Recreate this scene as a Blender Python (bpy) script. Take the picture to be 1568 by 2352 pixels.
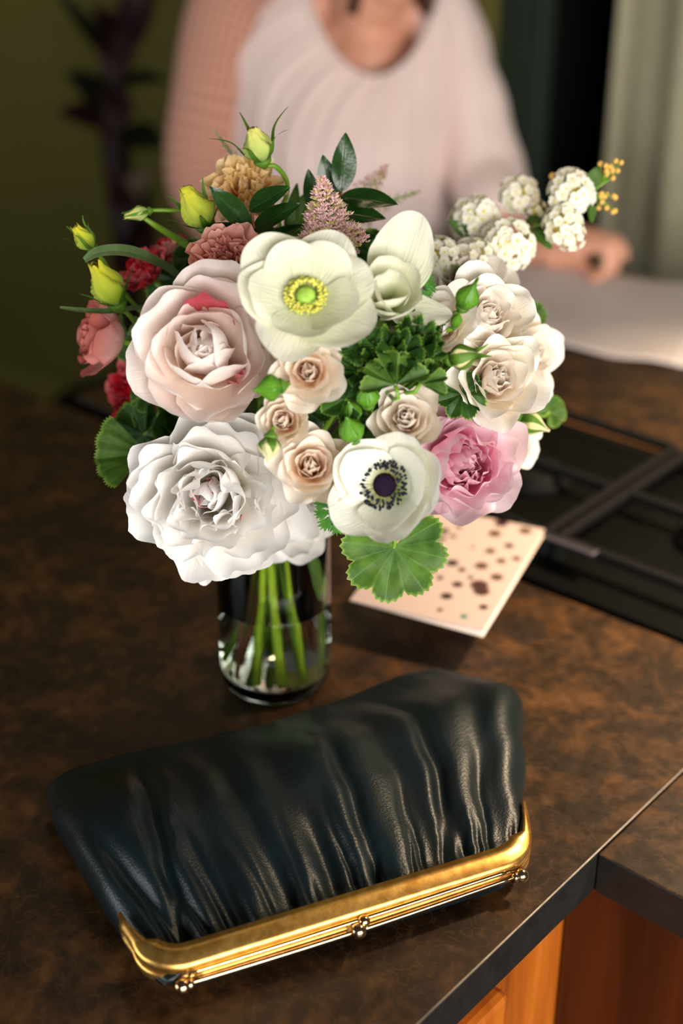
import bpy, math, random
from mathutils import Vector, Matrix, noise

for o in list(bpy.data.objects):
    bpy.data.objects.remove(o, do_unlink=True)
SC = bpy.context.scene
COL = SC.collection
PI = math.pi
R_ = math.radians

# ------------------------------------------------------------------ camera
F_PX = 3267.0                     # 50 mm on a 24 mm wide portrait frame
PITCH = R_(28)
CAM = Vector((0, 0, 1.58))
cd = bpy.data.cameras.new('camera')
cd.sensor_fit = 'HORIZONTAL'
cd.sensor_width = 24
cd.lens = 50
cd.dof.use_dof = True
cd.dof.focus_distance = 0.925
cd.dof.aperture_fstop = 2.8
cd.clip_start = 0.02
cam = bpy.data.objects.new('camera', cd)
COL.objects.link(cam)
cam.location = CAM
cam.rotation_euler = (PI / 2 - PITCH, 0, 0)
SC.camera = cam

# ------------------------------------------------------------------ world, light, exposure
SC.view_settings.view_transform = 'Standard'
SC.view_settings.look = 'None'
SC.view_settings.gamma = 1
SC.view_settings.exposure = 0.0
SC.view_settings.use_curve_mapping = False
world = bpy.data.worlds.new('room_ambient')
SC.world = world
world.use_nodes = True
bgn = world.node_tree.nodes['Background']
bgn.inputs[0].default_value = (1.0, 0.93, 0.84, 1)
bgn.inputs[1].default_value = 0.05


def area(name, loc, target, sx, sy, power, col):
    l = bpy.data.lights.new(name, 'AREA')
    l.shape = 'RECTANGLE'
    l.size, l.size_y = sx, sy
    l.energy = power
    l.color = col
    o = bpy.data.objects.new(name, l)
    COL.objects.link(o)
    o.location = loc
    o.rotation_euler = (Vector(target) - Vector(loc)).to_track_quat('-Z', 'Y').to_euler()
    return o


area('daylight_window', (0.95, -1.55, 1.44), (0.0, 1.0, 1.15), 2.6, 1.3, 148, (1.0, 0.965, 0.92))
area('left_fill_light', (-2.3, 0.1, 1.14), (0.0, 1.0, 1.15), 1.4, 0.8, 27, (0.96, 0.98, 1.0))  # unseen fill added to brighten the left sides of the flowers
sl = bpy.data.lights.new('warm_worktop_spot', 'SPOT')  # added spot without fixture; cone warms the right worktop, leaves the left dark
sl.energy = 205
sl.color = (1.0, 0.76, 0.50)
sl.spot_size = R_(76)
sl.spot_blend = 0.85
sl.shadow_soft_size = 0.07
so_ = bpy.data.objects.new('warm_worktop_spot', sl)
COL.objects.link(so_)
so_.location = (0.88, 1.20, 1.98)
so_.rotation_euler = (Vector((0.70, 1.05, 0.92)) - so_.location).to_track_quat('-Z', 'Y').to_euler()
area('warm_ceiling_lamp', (-0.12, 2.05, 2.62), (0.0, 1.0, 0.92), 0.32, 0.32, 2.2, (1.0, 0.72, 0.42))

# ------------------------------------------------------------------ frames of reference
CT = 0.92                                     # worktop height
FW = Vector((0, math.cos(PITCH), -math.sin(PITCH)))
UP = Vector((0, math.sin(PITCH), math.cos(PITCH)))
RT = Vector((1, 0, 0))
E1 = Vector((math.cos(R_(-41)), math.sin(R_(-41)), 0))     # along the kitchen, towards the right front
E2 = Vector((math.cos(R_(49)), math.sin(R_(49)), 0))       # across the kitchen, away from the front


def ray(px, py):
    return (RT * ((px - 784) / F_PX) + UP * ((1176 - py) / F_PX) + FW)


def at_y(px, py, y):
    d = ray(px, py)
    return CAM + d * (y / d.y)


def at_z(px, py, z):
    d = ray(px, py)
    return CAM + d * ((z - CAM.z) / d.z)


def depth(p):
    return (p - CAM).dot(FW)


def met(px, p):
    return px * depth(p) / F_PX


def kit(a, b, z=0.0):
    return E1 * a + E2 * b + Vector((0, 0, z))


# ------------------------------------------------------------------ materials
def lin(c):
    r = []
    for v in c[:3]:
        v = v / 255.0
        r.append(v / 12.92 if v <= 0.04045 else ((v + 0.055) / 1.055) ** 2.4)
    return (r[0], r[1], r[2], 1.0)


class NT:
    def __init__(self, name):
        self.m = bpy.data.materials.new(name)
        self.m.use_nodes = True
        self.t = self.m.node_tree
        self.t.nodes.clear()
        self.out = self.n('ShaderNodeOutputMaterial')

    def n(self, typ, **kw):
        nd = self.t.nodes.new(typ)
        for k, v in kw.items():
            setattr(nd, k, v)
        return nd

    def l(self, a, b):
        self.t.links.new(a, b)

    def ramp(self, fac, stops):
        r = self.n('ShaderNodeValToRGB')
        e = r.color_ramp.elements
        while len(e) < len(stops):
            e.new(0.5)
        for i, (p, c) in enumerate(stops):
            e[i].position = p
            e[i].color = c
        self.l(fac, r.inputs[0])
        return r.outputs[0]

    def noise(self, scale, detail=4, rough=0.55, vec=None, dist=0.0):
        n = self.n('ShaderNodeTexNoise')
        n.inputs['Scale'].default_value = scale
        n.inputs['Detail'].default_value = detail
        n.inputs['Roughness'].default_value = rough
        n.inputs['Distortion'].default_value = dist
        if vec is None:
            vec = self.n('ShaderNodeTexCoord').outputs['Object']
        self.l(vec, n.inputs['Vector'])
        return n.outputs['Fac']

    def mix(self, fac, a, b, mode='MIX'):
        n = self.n('ShaderNodeMix', data_type='RGBA', blend_type=mode)
        for s, v in ((n.inputs[0], fac), (n.inputs[6], a), (n.inputs[7], b)):
            if hasattr(v, 'links') or hasattr(v, 'is_linked'):
                self.l(v, s)
            else:
                s.default_value = v
        return n.outputs[2]

    def math(self, op, a, b=None):
        n = self.n('ShaderNodeMath', operation=op)
        for s, v in ((n.inputs[0], a), (n.inputs[1], b)):
            if v is None:
                continue
            if isinstance(v, (int, float)):
                s.default_value = v
            else:
                self.l(v, s)
        return n.outputs[0]

    def bump(self, h, strength, dist=0.001):
        b = self.n('ShaderNodeBump')
        b.inputs['Strength'].default_value = strength
        b.inputs['Distance'].default_value = dist
        self.l(h, b.inputs['Height'])
        return b.outputs[0]

    def bsdf(self, col, rough=0.5, metal=0.0, normal=None, sheen=0.0, spec=0.5, coat=0.0, trans=0.0, ior=1.45):
        p = self.n('ShaderNodeBsdfPrincipled')
        for s, v in (('Base Color', col), ('Roughness', rough)):
            if isinstance(v, (int, float, tuple)):
                p.inputs[s].default_value = v
            else:
                self.l(v, p.inputs[s])
        p.inputs['Metallic'].default_value = metal
        p.inputs['Sheen Weight'].default_value = sheen
        p.inputs['Specular IOR Level'].default_value = spec
        p.inputs['Coat Weight'].default_value = coat
        p.inputs['Transmission Weight'].default_value = trans
        p.inputs['IOR'].default_value = ior
        if normal is not None:
            self.l(normal, p.inputs['Normal'])
        return p.outputs[0]

    def done(self, shader):
        self.l(shader, self.out.inputs[0])
        return self.m

    def thin(self, shader, col, amount, normal=None):
        """thin leaf or petal: part of the light passes through"""
        tr = self.n('ShaderNodeBsdfTranslucent')
        if isinstance(col, tuple):
            tr.inputs[0].default_value = col
        else:
            self.l(col, tr.inputs[0])
        if normal is not None:
            self.l(normal, tr.inputs[1])
        mx = self.n('ShaderNodeMixShader')
        mx.inputs[0].default_value = amount
        self.l(shader, mx.inputs[1])
        self.l(tr.outputs[0], mx.inputs[2])
        return self.done(mx.outputs[0])


def petal_mat(name, base, mid, tip, p_mid=0.45, rough=0.6, thin=0.36, vary=0.08, vein=0.40, p_tip=1.0, flecks=None):
    T = NT(name)
    uv = T.n('ShaderNodeTexCoord').outputs['UV']
    sep = T.n('ShaderNodeSeparateXYZ')
    T.l(uv, sep.inputs[0])
    nz = T.noise(55, 3)
    v = T.math('ADD', sep.outputs[1], T.math('MULTIPLY', T.math('SUBTRACT', nz, 0.5), 0.30))
    col = T.ramp(v, [(0.0, lin(base)), (p_mid, lin(mid)), (p_tip, lin(tip))])
    oi = T.n('ShaderNodeObjectInfo').outputs['Random']
    hs = T.n('ShaderNodeHueSaturation')
    T.l(col, hs.inputs['Color'])
    T.l(T.math('ADD', 1 - vary * 0.9, T.math('MULTIPLY', oi, vary * 1.1)), hs.inputs['Value'])
    T.l(T.math('ADD', 1.12, T.math('MULTIPLY', oi, -0.3)), hs.inputs['Saturation'])
    col = hs.outputs[0]
    if flecks:
        fl = T.noise(flecks[1], 2, 0.5)
        msk = T.ramp(fl, [(flecks[2], (0, 0, 0, 1)), (flecks[2] + 0.05, (1, 1, 1, 1))])
        col = T.mix(msk, col, lin(flecks[0]))
    wv = T.n('ShaderNodeTexNoise')
    mp = T.n('ShaderNodeMapping')
    mp.inputs['Scale'].default_value = (46, 3, 1)
    T.l(uv, mp.inputs[0])
    T.l(mp.outputs[0], wv.inputs[0])
    wv.inputs['Scale'].default_value = 1.0
    nrm = T.bump(wv.outputs[0], vein, 0.0008)
    sh = T.bsdf(col, rough, normal=nrm, sheen=0.12, spec=0.25)
    return T.thin(sh, col, thin)


def leaf_mat(name, dark, light, vein, edge, rough=0.45, thin=0.22, spec=0.4, vw=0.07):
    T = NT(name)
    uv = T.n('ShaderNodeTexCoord').outputs['UV']
    sep = T.n('ShaderNodeSeparateXYZ')
    T.l(uv, sep.inputs[0])
    nz = T.noise(60, 4)
    col = T.ramp(nz, [(0.32, lin(dark)), (0.68, lin(light))])
    vm = T.ramp(sep.outputs[0], [(0.0, (1, 1, 1, 1)), (vw, (0, 0, 0, 1))])
    col = T.mix(T.math('MULTIPLY', vm, 0.38), col, lin(vein))
    em = T.ramp(sep.outputs[1], [(0.93, (0, 0, 0, 1)), (0.99, (1, 1, 1, 1))])
    col = T.mix(T.math('MULTIPLY', em, 0.7), col, lin(edge))
    h = T.math('ADD', T.math('MULTIPLY', vm, -0.8), T.noise(240, 3))
    nrm = T.bump(h, 0.35, 0.0008)
    return T.thin(T.bsdf(col, rough, normal=nrm, spec=spec), col, thin)


def plain(name, col, rough=0.5, metal=0.0, var=0.0, scale=40, bump=0.0, sheen=0.0, spec=0.5, thin=0.0, coat=0.0):
    T = NT(name)
    c = lin(col)
    nz = T.noise(scale, 4)
    d = tuple(x * (1 - var) for x in c[:3]) + (1,)
    b = tuple(min(1, x * (1 + var)) for x in c[:3]) + (1,)
    cc = T.ramp(nz, [(0.3, d), (0.7, b)])
    nrm = T.bump(nz, bump) if bump else None
    sh = T.bsdf(cc, rough, metal, normal=nrm, sheen=sheen, spec=spec, coat=coat)
    return T.thin(sh, cc, thin) if thin else T.done(sh)


M = {}
M['blush'] = petal_mat('blush_petal', (252, 224, 196), (253, 234, 222), (254, 245, 240), vary=0.08)
M['blush_red'] = petal_mat('blush_petal_red_tip', (240, 200, 120), (225, 90, 90), (205, 10, 60), p_mid=0.45, p_tip=0.8)
M['white'] = petal_mat('white_petal', (248, 240, 206), (252, 248, 241), (253, 251, 249), vary=0.06)
M['white_red'] = petal_mat('white_petal_red_fleck', (244, 236, 210), (248, 234, 232), (226, 40, 96), p_mid=0.6, p_tip=0.95, flecks=((214, 24, 84), 120, 0.62))
M['pink'] = petal_mat('pink_petal', (240, 44, 116), (251, 160, 192), (253, 218, 228), p_mid=0.42, vary=0.1)
M['pink_pale'] = petal_mat('pale_pink_petal', (248, 150, 184), (252, 212, 224), (253, 236, 240), p_mid=0.3, vary=0.12)
M['rose_in'] = petal_mat('peach_rose_inner_petal', (251, 208, 168), (253, 226, 198), (254, 242, 229), vary=0.08)
M['rose_out'] = petal_mat('ivory_rose_outer_petal', (238, 234, 194), (249, 236, 216), (251, 243, 230), vary=0.06)
M['cream_in'] = petal_mat('cream_rose_inner_petal', (251, 226, 198), (253, 238, 220), (254, 247, 238), vary=0.05)
M['cream_out'] = petal_mat('cream_rose_outer_petal', (244, 236, 192), (252, 242, 218), (254, 250, 242), vary=0.05)
M['anem'] = petal_mat('white_anemone_petal', (186, 208, 110), (240, 240, 222), (248, 246, 234), p_mid=0.30, vary=0.05, vein=0.6, thin=0.36)
M['anem_green'] = petal_mat('greenish_white_petal', (200, 214, 130), (236, 238, 206), (246, 244, 226), p_mid=0.34, vary=0.05, vein=0.9, thin=0.36)
M['peach'] = petal_mat('peach_petal', (253, 166, 72), (254, 196, 112), (255, 226, 164), vary=0.14)
M['coral'] = petal_mat('coral_petal', (230, 96, 64), (244, 146, 118), (249, 182, 166), vary=0.2)
M['dusty'] = petal_mat('dusty_rose_petal', (240, 196, 160), (246, 186, 180), (224, 124, 112), vary=0.2)
M['red'] = petal_mat('red_petal', (120, 6, 14), (188, 20, 36), (222, 60, 72), vary=0.25)
M['bud_yellow'] = petal_mat('yellow_green_bud_petal', (120, 162, 48), (186, 204, 78), (222, 216, 76), vary=0.08, thin=0.2)
M['bud_rose'] = petal_mat('rose_bud_petal', (150, 180, 60), (222, 216, 140), (240, 226, 176), vary=0.06, thin=0.2)
M['bud_green'] = leaf_mat('green_bud', (62, 118, 22), (110, 164, 44), (140, 190, 70), (120, 170, 60), 0.4)
M['sepal'] = leaf_mat('green_sepal', (60, 104, 22), (104, 144, 44), (128, 164, 66), (150, 176, 80), 0.5, thin=0.2)
M['stem'] = plain('green_stem', (104, 142, 36), 0.45, var=0.3, scale=30)
M['stem_pale'] = plain('pale_green_stem', (150, 178, 40), 0.45, var=0.25, scale=30)
M['stem_brown'] = plain('brown_stem', (116, 66, 40), 0.55, var=0.3, scale=60)
M['dark_leaf'] = leaf_mat('glossy_dark_leaf', (22, 52, 16), (38, 76, 24), (92, 122, 56), (44, 84, 28), 0.27, thin=0.1, spec=0.6, vw=0.05)
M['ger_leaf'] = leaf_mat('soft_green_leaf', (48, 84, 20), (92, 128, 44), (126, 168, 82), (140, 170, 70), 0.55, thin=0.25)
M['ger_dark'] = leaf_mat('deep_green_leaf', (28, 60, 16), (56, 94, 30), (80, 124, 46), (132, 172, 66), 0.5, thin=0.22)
M['euc'] = leaf_mat('grey_green_leaf', (74, 98, 58), (100, 122, 74), (132, 148, 98), (150, 120, 72), 0.5, thin=0.12)
M['fern'] = leaf_mat('feathery_leaf', (44, 100, 24), (78, 138, 38), (100, 160, 60), (90, 150, 50), 0.5, thin=0.2)
M['anther_y'] = plain('yellow_anther', (214, 210, 92), 0.7, var=0.25, scale=500)
M['pistil_g'] = plain('green_pistil', (156, 196, 72), 0.75, var=0.2, scale=300, bump=0.4)
M['anther_d'] = plain('navy_anther', (18, 21, 38), 0.7, var=0.4, scale=500)
M['pistil_d'] = plain('purple_black_pistil', (30, 16, 36), 0.85, var=0.3, scale=400, bump=0.6, spec=0.15)
M['filament'] = plain('pale_filament', (186, 186, 110), 0.7, var=0.2)
M['ast'] = plain('pale_pink_floret', (254, 204, 202), 0.7, var=0.2, scale=300, thin=0.2)
M['ast_y'] = plain('yellow_pink_floret', (214, 200, 132), 0.7, var=0.2, scale=300, thin=0.2)
M['spir'] = plain('white_floret', (250, 246, 228), 0.6, var=0.05, scale=200, thin=0.25)
M['spir_c'] = plain('yellow_floret_eye', (214, 200, 84), 0.7, var=0.2)
M['spir_bud'] = plain('ochre_flower_bud', (216, 172, 84), 0.6, var=0.25, scale=300)


# ------------------------------------------------------------------ mesh helpers
class MB:
    def __init__(self):
        self.v, self.f, self.uv, self.mi = [], [], [], []

    def grid(self, pts, uvs, mi=0, closed=False):
        """pts[j][i] rows of equal length"""
        b = len(self.v)
        nj, ni = len(pts), len(pts[0])
        for j in range(nj):
            for i in range(ni):
                self.v.append(tuple(pts[j][i]))
                self.uv.append(uvs[j][i] if uvs else (i / max(1, ni - 1), j / max(1, nj - 1)))
        for j in range(nj - 1):
            for i in range(ni if closed else ni - 1):
                k = (i + 1) % ni
                self.f.append((b + j * ni + i, b + j * ni + k, b + (j + 1) * ni + k, b + (j + 1) * ni + i))
                self.mi.append(mi)
        return b

    def cap(self, start, n, flip=False, mi=0):
        idx = list(range(start, start + n))
        self.f.append(tuple(reversed(idx)) if flip else tuple(idx))
        self.mi.append(mi)

    def tube(self, pts, rad, n=8, mi=0, caps=True, squash=None):
        pts = [Vector(p) for p in pts]
        if isinstance(rad, (int, float)):
            rad = [rad] * len(pts)
        rows = []
        ref = None
        for i, p in enumerate(pts):
            t = (pts[min(i + 1, len(pts) - 1)] - pts[max(i - 1, 0)]).normalized()
            if ref is None:
                ref = t.orthogonal().normalized()
            ref = (ref - t * ref.dot(t)).normalized()
            bi = t.cross(ref)
            rows.append([p + (ref * math.cos(2 * PI * k / n) + bi * math.sin(2 * PI * k / n)) * rad[i] for k in range(n)])
        b = self.grid(rows, None, mi, True)
        if caps:
            self.cap(b, n, True, mi)
            self.cap(b + (len(pts) - 1) * n, n, False, mi)

    def lathe(self, prof, n=24, mi=0, mat=None, caps=True):
        rows = []
        for r, z in prof:
            row = [Vector((r * math.cos(2 * PI * k / n), r * math.sin(2 * PI * k / n), z)) for k in range(n)]
            if mat is not None:
                row = [mat @ p for p in row]
            rows.append(row)
        b = self.grid(rows, None, mi, True)
        if caps:
            self.cap(b, n, True, mi)
            self.cap(b + (len(prof) - 1) * n, n, False, mi)

    def ball(self, c, r, n=10, m=6, mi=0, s=(1, 1, 1)):
        prof = [(max(1e-4, math.sin(PI * j / m)) * r, -math.cos(PI * j / m) * r) for j in range(m + 1)]
        self.lathe(prof, n, mi, Matrix.Translation(Vector(c)) @ Matrix.Diagonal((s[0], s[1], s[2], 1)))

    def prism(self, poly, z0, z1, mi=0):
        b = len(self.v)
        n = len(poly)
        for z in (z0, z1):
            for p in poly:
                self.v.append((p[0], p[1], z))
                self.uv.append((p[0], p[1]))
        self.f.append(tuple(reversed(range(b, b + n))))
        self.f.append(tuple(range(b + n, b + 2 * n)))
        self.mi += [mi, mi]
        for i in range(n):
            k = (i + 1) % n
            self.f.append((b + i, b + k, b + n + k, b + n + i))
            self.mi.append(mi)

    def box(self, x0, x1, y0, y1, z0, z1, mi=0):
        self.prism([(x0, y0), (x1, y0), (x1, y1), (x0, y1)], z0, z1, mi)

    def mesh(self, name, mats, smooth=True):
        me = bpy.data.meshes.new(name)
        me.from_pydata(self.v, [], self.f)
        for m in (mats if isinstance(mats, (list, tuple)) else [mats]):
            me.materials.append(m)
        me.polygons.foreach_set('material_index', self.mi)
        me.polygons.foreach_set('use_smooth', [smooth] * len(self.f))
        uvl = me.uv_layers.new(name='UVMap')
        for lp in me.loops:
            uvl.data[lp.index].uv = self.uv[lp.vertex_index]
        me.update()
        return me


def link(name, me, parent=None, mw=None):
    o = bpy.data.objects.new(name, me)
    COL.objects.link(o)
    if parent:
        o.parent = parent
    if mw is not None:
        o.matrix_local = mw
    return o


def tag(o, label, cat, group=None, kind=None):
    if label:
        o['label'] = label
    if cat:
        o['category'] = cat
    if group:
        o['group'] = group
    if kind:
        o['kind'] = kind
    return o


def empty(name, label, cat, mw=None, group=None):
    o = bpy.data.objects.new(name, None)
    o.empty_display_size = 0.02
    COL.objects.link(o)
    if mw is not None:
        o.matrix_world = mw
    return tag(o, label, cat, group)


def bevel(o, w, seg=2):
    m = o.modifiers.new('bevel', 'BEVEL')
    m.width = w
    m.segments = seg
    m.limit_method = 'ANGLE'
    return o


def sstep(a, b, x):
    t = min(1, max(0, (x - a) / (b - a)))
    return t * t * (3 - 2 * t)


# ------------------------------------------------------------------ the room
def wall_paint(name, a, b, rough=0.8):
    T = NT(name)
    nz = T.noise(1.6, 4)
    col = T.ramp(nz, [(0.3, lin(a)), (0.7, lin(b))])
    return T.done(T.bsdf(col, rough, normal=T.bump(T.noise(180, 3), 0.15, 0.001)))


M['olive'] = wall_paint('olive_wall_paint', (92, 88, 34), (102, 97, 42))
M['olive_trim'] = wall_paint('olive_trim_paint', (112, 106, 48), (120, 113, 54), 0.5)
M['floor'] = plain('dark_floor_boards', (20, 17, 14), 0.5, var=0.3, scale=8)
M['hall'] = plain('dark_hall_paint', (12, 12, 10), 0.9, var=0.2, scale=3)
M['frame_green'] = plain('dark_green_door_paint', (38, 48, 38), 0.55, var=0.12, scale=5)


def plank_box(name, a0, a1, b0, b1, z0, z1, mat, parent=None, frame=True):
    m = MB()
    if frame:
        poly = [kit(a0, b0), kit(a1, b0), kit(a1, b1), kit(a0, b1)]
    else:
        poly = [Vector((a0, b0, 0)), Vector((a1, b0, 0)), Vector((a1, b1, 0)), Vector((a0, b1, 0))]
    m.prism([(p.x, p.y) for p in poly], z0, z1)
    return link(name, m.mesh(name, mat, False), parent)


fl = plank_box('floor', -6.0, 3.5, -3.5, 5.5, -0.05, 0.0, M['floor'])
tag(fl, 'dark boarded floor of the kitchen', None, kind='structure')

# back wall with the doorway: the wall stands at b = 2.12 in the kitchen's own axes
WB = 2.16
def wall_a(px):
    """a-coordinate where the vertical plane b = WB is met by the column of pixels px"""
    d = ray(px, 400)
    d = Vector((d.x, d.y, 0))
    k = WB / d.dot(E2)
    return (d * k).dot(E1)

aL, aD0, aD1 = -3.3, wall_a(1110), wall_a(1212)
w = plank_box('wall_back', aL, aD0, WB, WB + 0.12, 0, 2.7, M['olive'])
tag(w, 'dark olive painted wall behind the seated woman', None, kind='structure')
w = plank_box('baseboard_back', aL, aD0, WB - 0.018, WB, 0, 0.12, M['olive_trim'])
tag(w, 'olive painted baseboard along the back wall', None, kind='structure')
w = plank_box('wall_left', -3.3, -3.2, -3.5, WB, 0, 2.7, M['olive'])
tag(w, 'dark olive painted wall meeting the back wall in the far corner', None, kind='structure')
w = plank_box('baseboard_left', -3.2, -3.182, -3.5, WB - 0.018, 0, 0.12, M['olive_trim'])
tag(w, 'olive painted baseboard along the left wall', None, kind='structure')
# dark green half-open door leaf beside the doorway
dr = empty('door_1', 'dark green panelled door standing beside the dark doorway', None)
dr['kind'] = 'structure'
o = plank_box('door_leaf', aD0, aD1, WB + 0.02, WB + 0.06, 0, 2.7, M['frame_green'], dr)
bevel(o, 0.004)
o = plank_box('door_panel', aD0 + 0.05, aD1 - 0.05, WB + 0.012, WB + 0.02, 0.25, 0.95, M['frame_green'], dr)
bevel(o, 0.004)
o = plank_box('door_panel', aD0 + 0.05, aD1 - 0.05, WB + 0.012, WB + 0.02, 1.10, 2.05, M['frame_green'], dr)
bevel(o, 0.004)
# dark passage behind the opening
aD2 = wall_a(1405)
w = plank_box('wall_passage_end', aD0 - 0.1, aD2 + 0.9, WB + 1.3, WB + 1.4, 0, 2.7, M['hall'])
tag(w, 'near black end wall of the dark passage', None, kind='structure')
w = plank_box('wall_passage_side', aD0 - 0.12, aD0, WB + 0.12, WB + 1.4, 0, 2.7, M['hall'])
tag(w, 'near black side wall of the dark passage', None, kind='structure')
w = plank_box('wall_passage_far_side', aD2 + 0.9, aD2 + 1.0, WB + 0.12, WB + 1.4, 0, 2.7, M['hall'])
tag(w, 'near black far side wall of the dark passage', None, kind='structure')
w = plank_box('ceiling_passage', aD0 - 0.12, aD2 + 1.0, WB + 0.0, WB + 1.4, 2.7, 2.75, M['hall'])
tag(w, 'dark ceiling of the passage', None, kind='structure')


# grey green curtain hanging at the right of the doorway
def curtain():
    T = NT('grey_green_curtain_cloth')
    nz = T.noise(90, 3)
    col = T.ramp(nz, [(0.3, lin((152, 147, 118))), (0.7, lin((166, 161, 132)))])
    mat = T.thin(T.bsdf(col, 0.85, sheen=0.2, normal=T.bump(T.noise(700, 2), 0.2, 0.0005)), col, 0.15)
    a0, a1 = aD2 - 0.005, aD2 + 1.5
    n, rows = 260, []
    for z in (0.03, 0.5, 1.0, 1.5, 2.0, 2.62):
        row = []
        for i in range(n + 1):
            s = i / n
            a = a0 + (a1 - a0) * s
            wv = 0.022 * math.sin(s * 46 + 0.7 * math.sin(s * 17)) + 0.010 * math.sin(s * 97 + 1 + z * 0.4)
            row.append(kit(a, WB - 0.03 + wv, z))
        rows.append(row)
    m = MB()
    m.grid(rows, None)
    root = empty('curtain', 'long grey green curtain hanging beside the dark doorway', 'curtain')
    o = link('curtain_cloth', m.mesh('curtain_cloth', mat), root)
    so = o.modifiers.new('thick', 'SOLIDIFY')
    so.thickness = 0.003
    m = MB()
    m.tube([kit(a0 - 0.05, WB - 0.03, 2.62), kit(a1, WB - 0.03, 2.62)], 0.012, 10)
    link('curtain_rail', m.mesh('curtain_rail', M['hall']), root)


curtain()


# ------------------------------------------------------------------ worktop, cabinets
def stone():
    T = NT('brown_mottled_stone')
    tc = T.n('ShaderNodeTexCoord').outputs['Object']
    n1 = T.noise(26, 8, 0.62, tc, 0.4)
    n2 = T.noise(85, 6, 0.6, tc)
    n3 = T.noise(9, 3, 0.5, tc)
    f = T.math('ADD', T.math('MULTIPLY', n1, 0.6), T.math('ADD', T.math('MULTIPLY', n2, 0.25), T.math('MULTIPLY', n3, 0.15)))
    col = T.ramp(f, [(0.36, lin((21, 12, 5))), (0.48, lin((43, 27, 12))), (0.56, lin((70, 44, 19))), (0.66, lin((98, 64, 30)))])
    v = T.n('ShaderNodeTexVoronoi', feature='DISTANCE_TO_EDGE')
    v.inputs['Scale'].default_value = 34
    wn = T.n('ShaderNodeTexNoise')
    wn.inputs['Scale'].default_value = 30
    T.l(tc, wn.inputs[0])
    mx = T.n('ShaderNodeMix', data_type='VECTOR')
    mx.inputs[0].default_value = 0.12
    T.l(tc, mx.inputs[4])
    T.l(wn.outputs[1], mx.inputs[5])
    T.l(mx.outputs[1], v.inputs['Vector'])
    vm = T.ramp(v.outputs[0], [(0.0, (1, 1, 1, 1)), (0.03, (0, 0, 0, 1))])
    col = T.mix(T.math('MULTIPLY', vm, 0.10), col, lin((140, 104, 66)))
    rg = T.math('ADD', 0.30, T.math('MULTIPLY', n2, 0.22))
    return T.done(T.bsdf(col, rg, normal=T.bump(n2, 0.06, 0.001), spec=0.5))


M['stone'] = stone()
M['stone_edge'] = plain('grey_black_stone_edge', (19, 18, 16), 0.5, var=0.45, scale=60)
M['grout'] = plain('pale_joint', (126, 92, 58), 0.7, var=0.2)

NA = Vector((0.174, 0.746, 0)).dot(E1)        # notch corner in kitchen axes
NB = Vector((0.174, 0.746, 0)).dot(E2)
HB0, HB1 = 0.950, 1.267                       # hob, front and back edge
HA0, HA1 = -0.98, -0.22                       # hob, left and right edge
B_FAR = 1.76
A_ARM = -1.24


def slab(name, poly_ab, z0, z1, label):
    m = MB()
    m.prism(poly_ab, z0, z1)
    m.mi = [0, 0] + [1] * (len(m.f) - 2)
    o = link(name, m.mesh(name, [M['stone'], M['stone_edge']], False))
    o.rotation_euler.z = R_(-41)
    bevel(o, 0.0015)
    return tag(o, label, 'worktop')


slab('stone_worktop', [(-1.55, -0.8), (NA, -0.8), (NA, HB0), (-1.55, HB0 - 0.035)], CT - 0.034, CT,
     'dark brown mottled stone worktop under the vase and the clutch bag')
# the right hand piece wraps round the hob
slab('stone_worktop', [(NA + 0.0006, NB), (1.3, NB), (1.3, B_FAR), (A_ARM, B_FAR), (A_ARM, HB0), (HA0, HB0), (HA0, HB1), (HA1, HB1), (HA1, HB0), (NA + 0.0006, HB0)], CT - 0.034, CT,
     'brown mottled stone worktop right of the seam, running round behind the hob under the papers')


def wood(name, a, b, c):
    T = NT(name)
    tc = T.n('ShaderNodeTexCoord').outputs['Object']
    mp = T.n('ShaderNodeMapping')
    mp.inputs['Scale'].default_value = (16, 16, 1.1)
    T.l(tc, mp.inputs[0])
    n1 = T.noise(1.6, 6, 0.6, mp.outputs[0], 0.6)
    col = T.ramp(n1, [(0.30, lin(a)), (0.5, lin(b)), (0.70, lin(c))])
    return T.done(T.bsdf(col, 0.36, normal=T.bump(n1, 0.12, 0.001), spec=0.45, coat=0.15))


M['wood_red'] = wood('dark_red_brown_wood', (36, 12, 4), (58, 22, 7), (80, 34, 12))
M['wood'] = wood('orange_brown_wood', (112, 52, 12), (162, 84, 22), (190, 108, 34))


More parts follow.
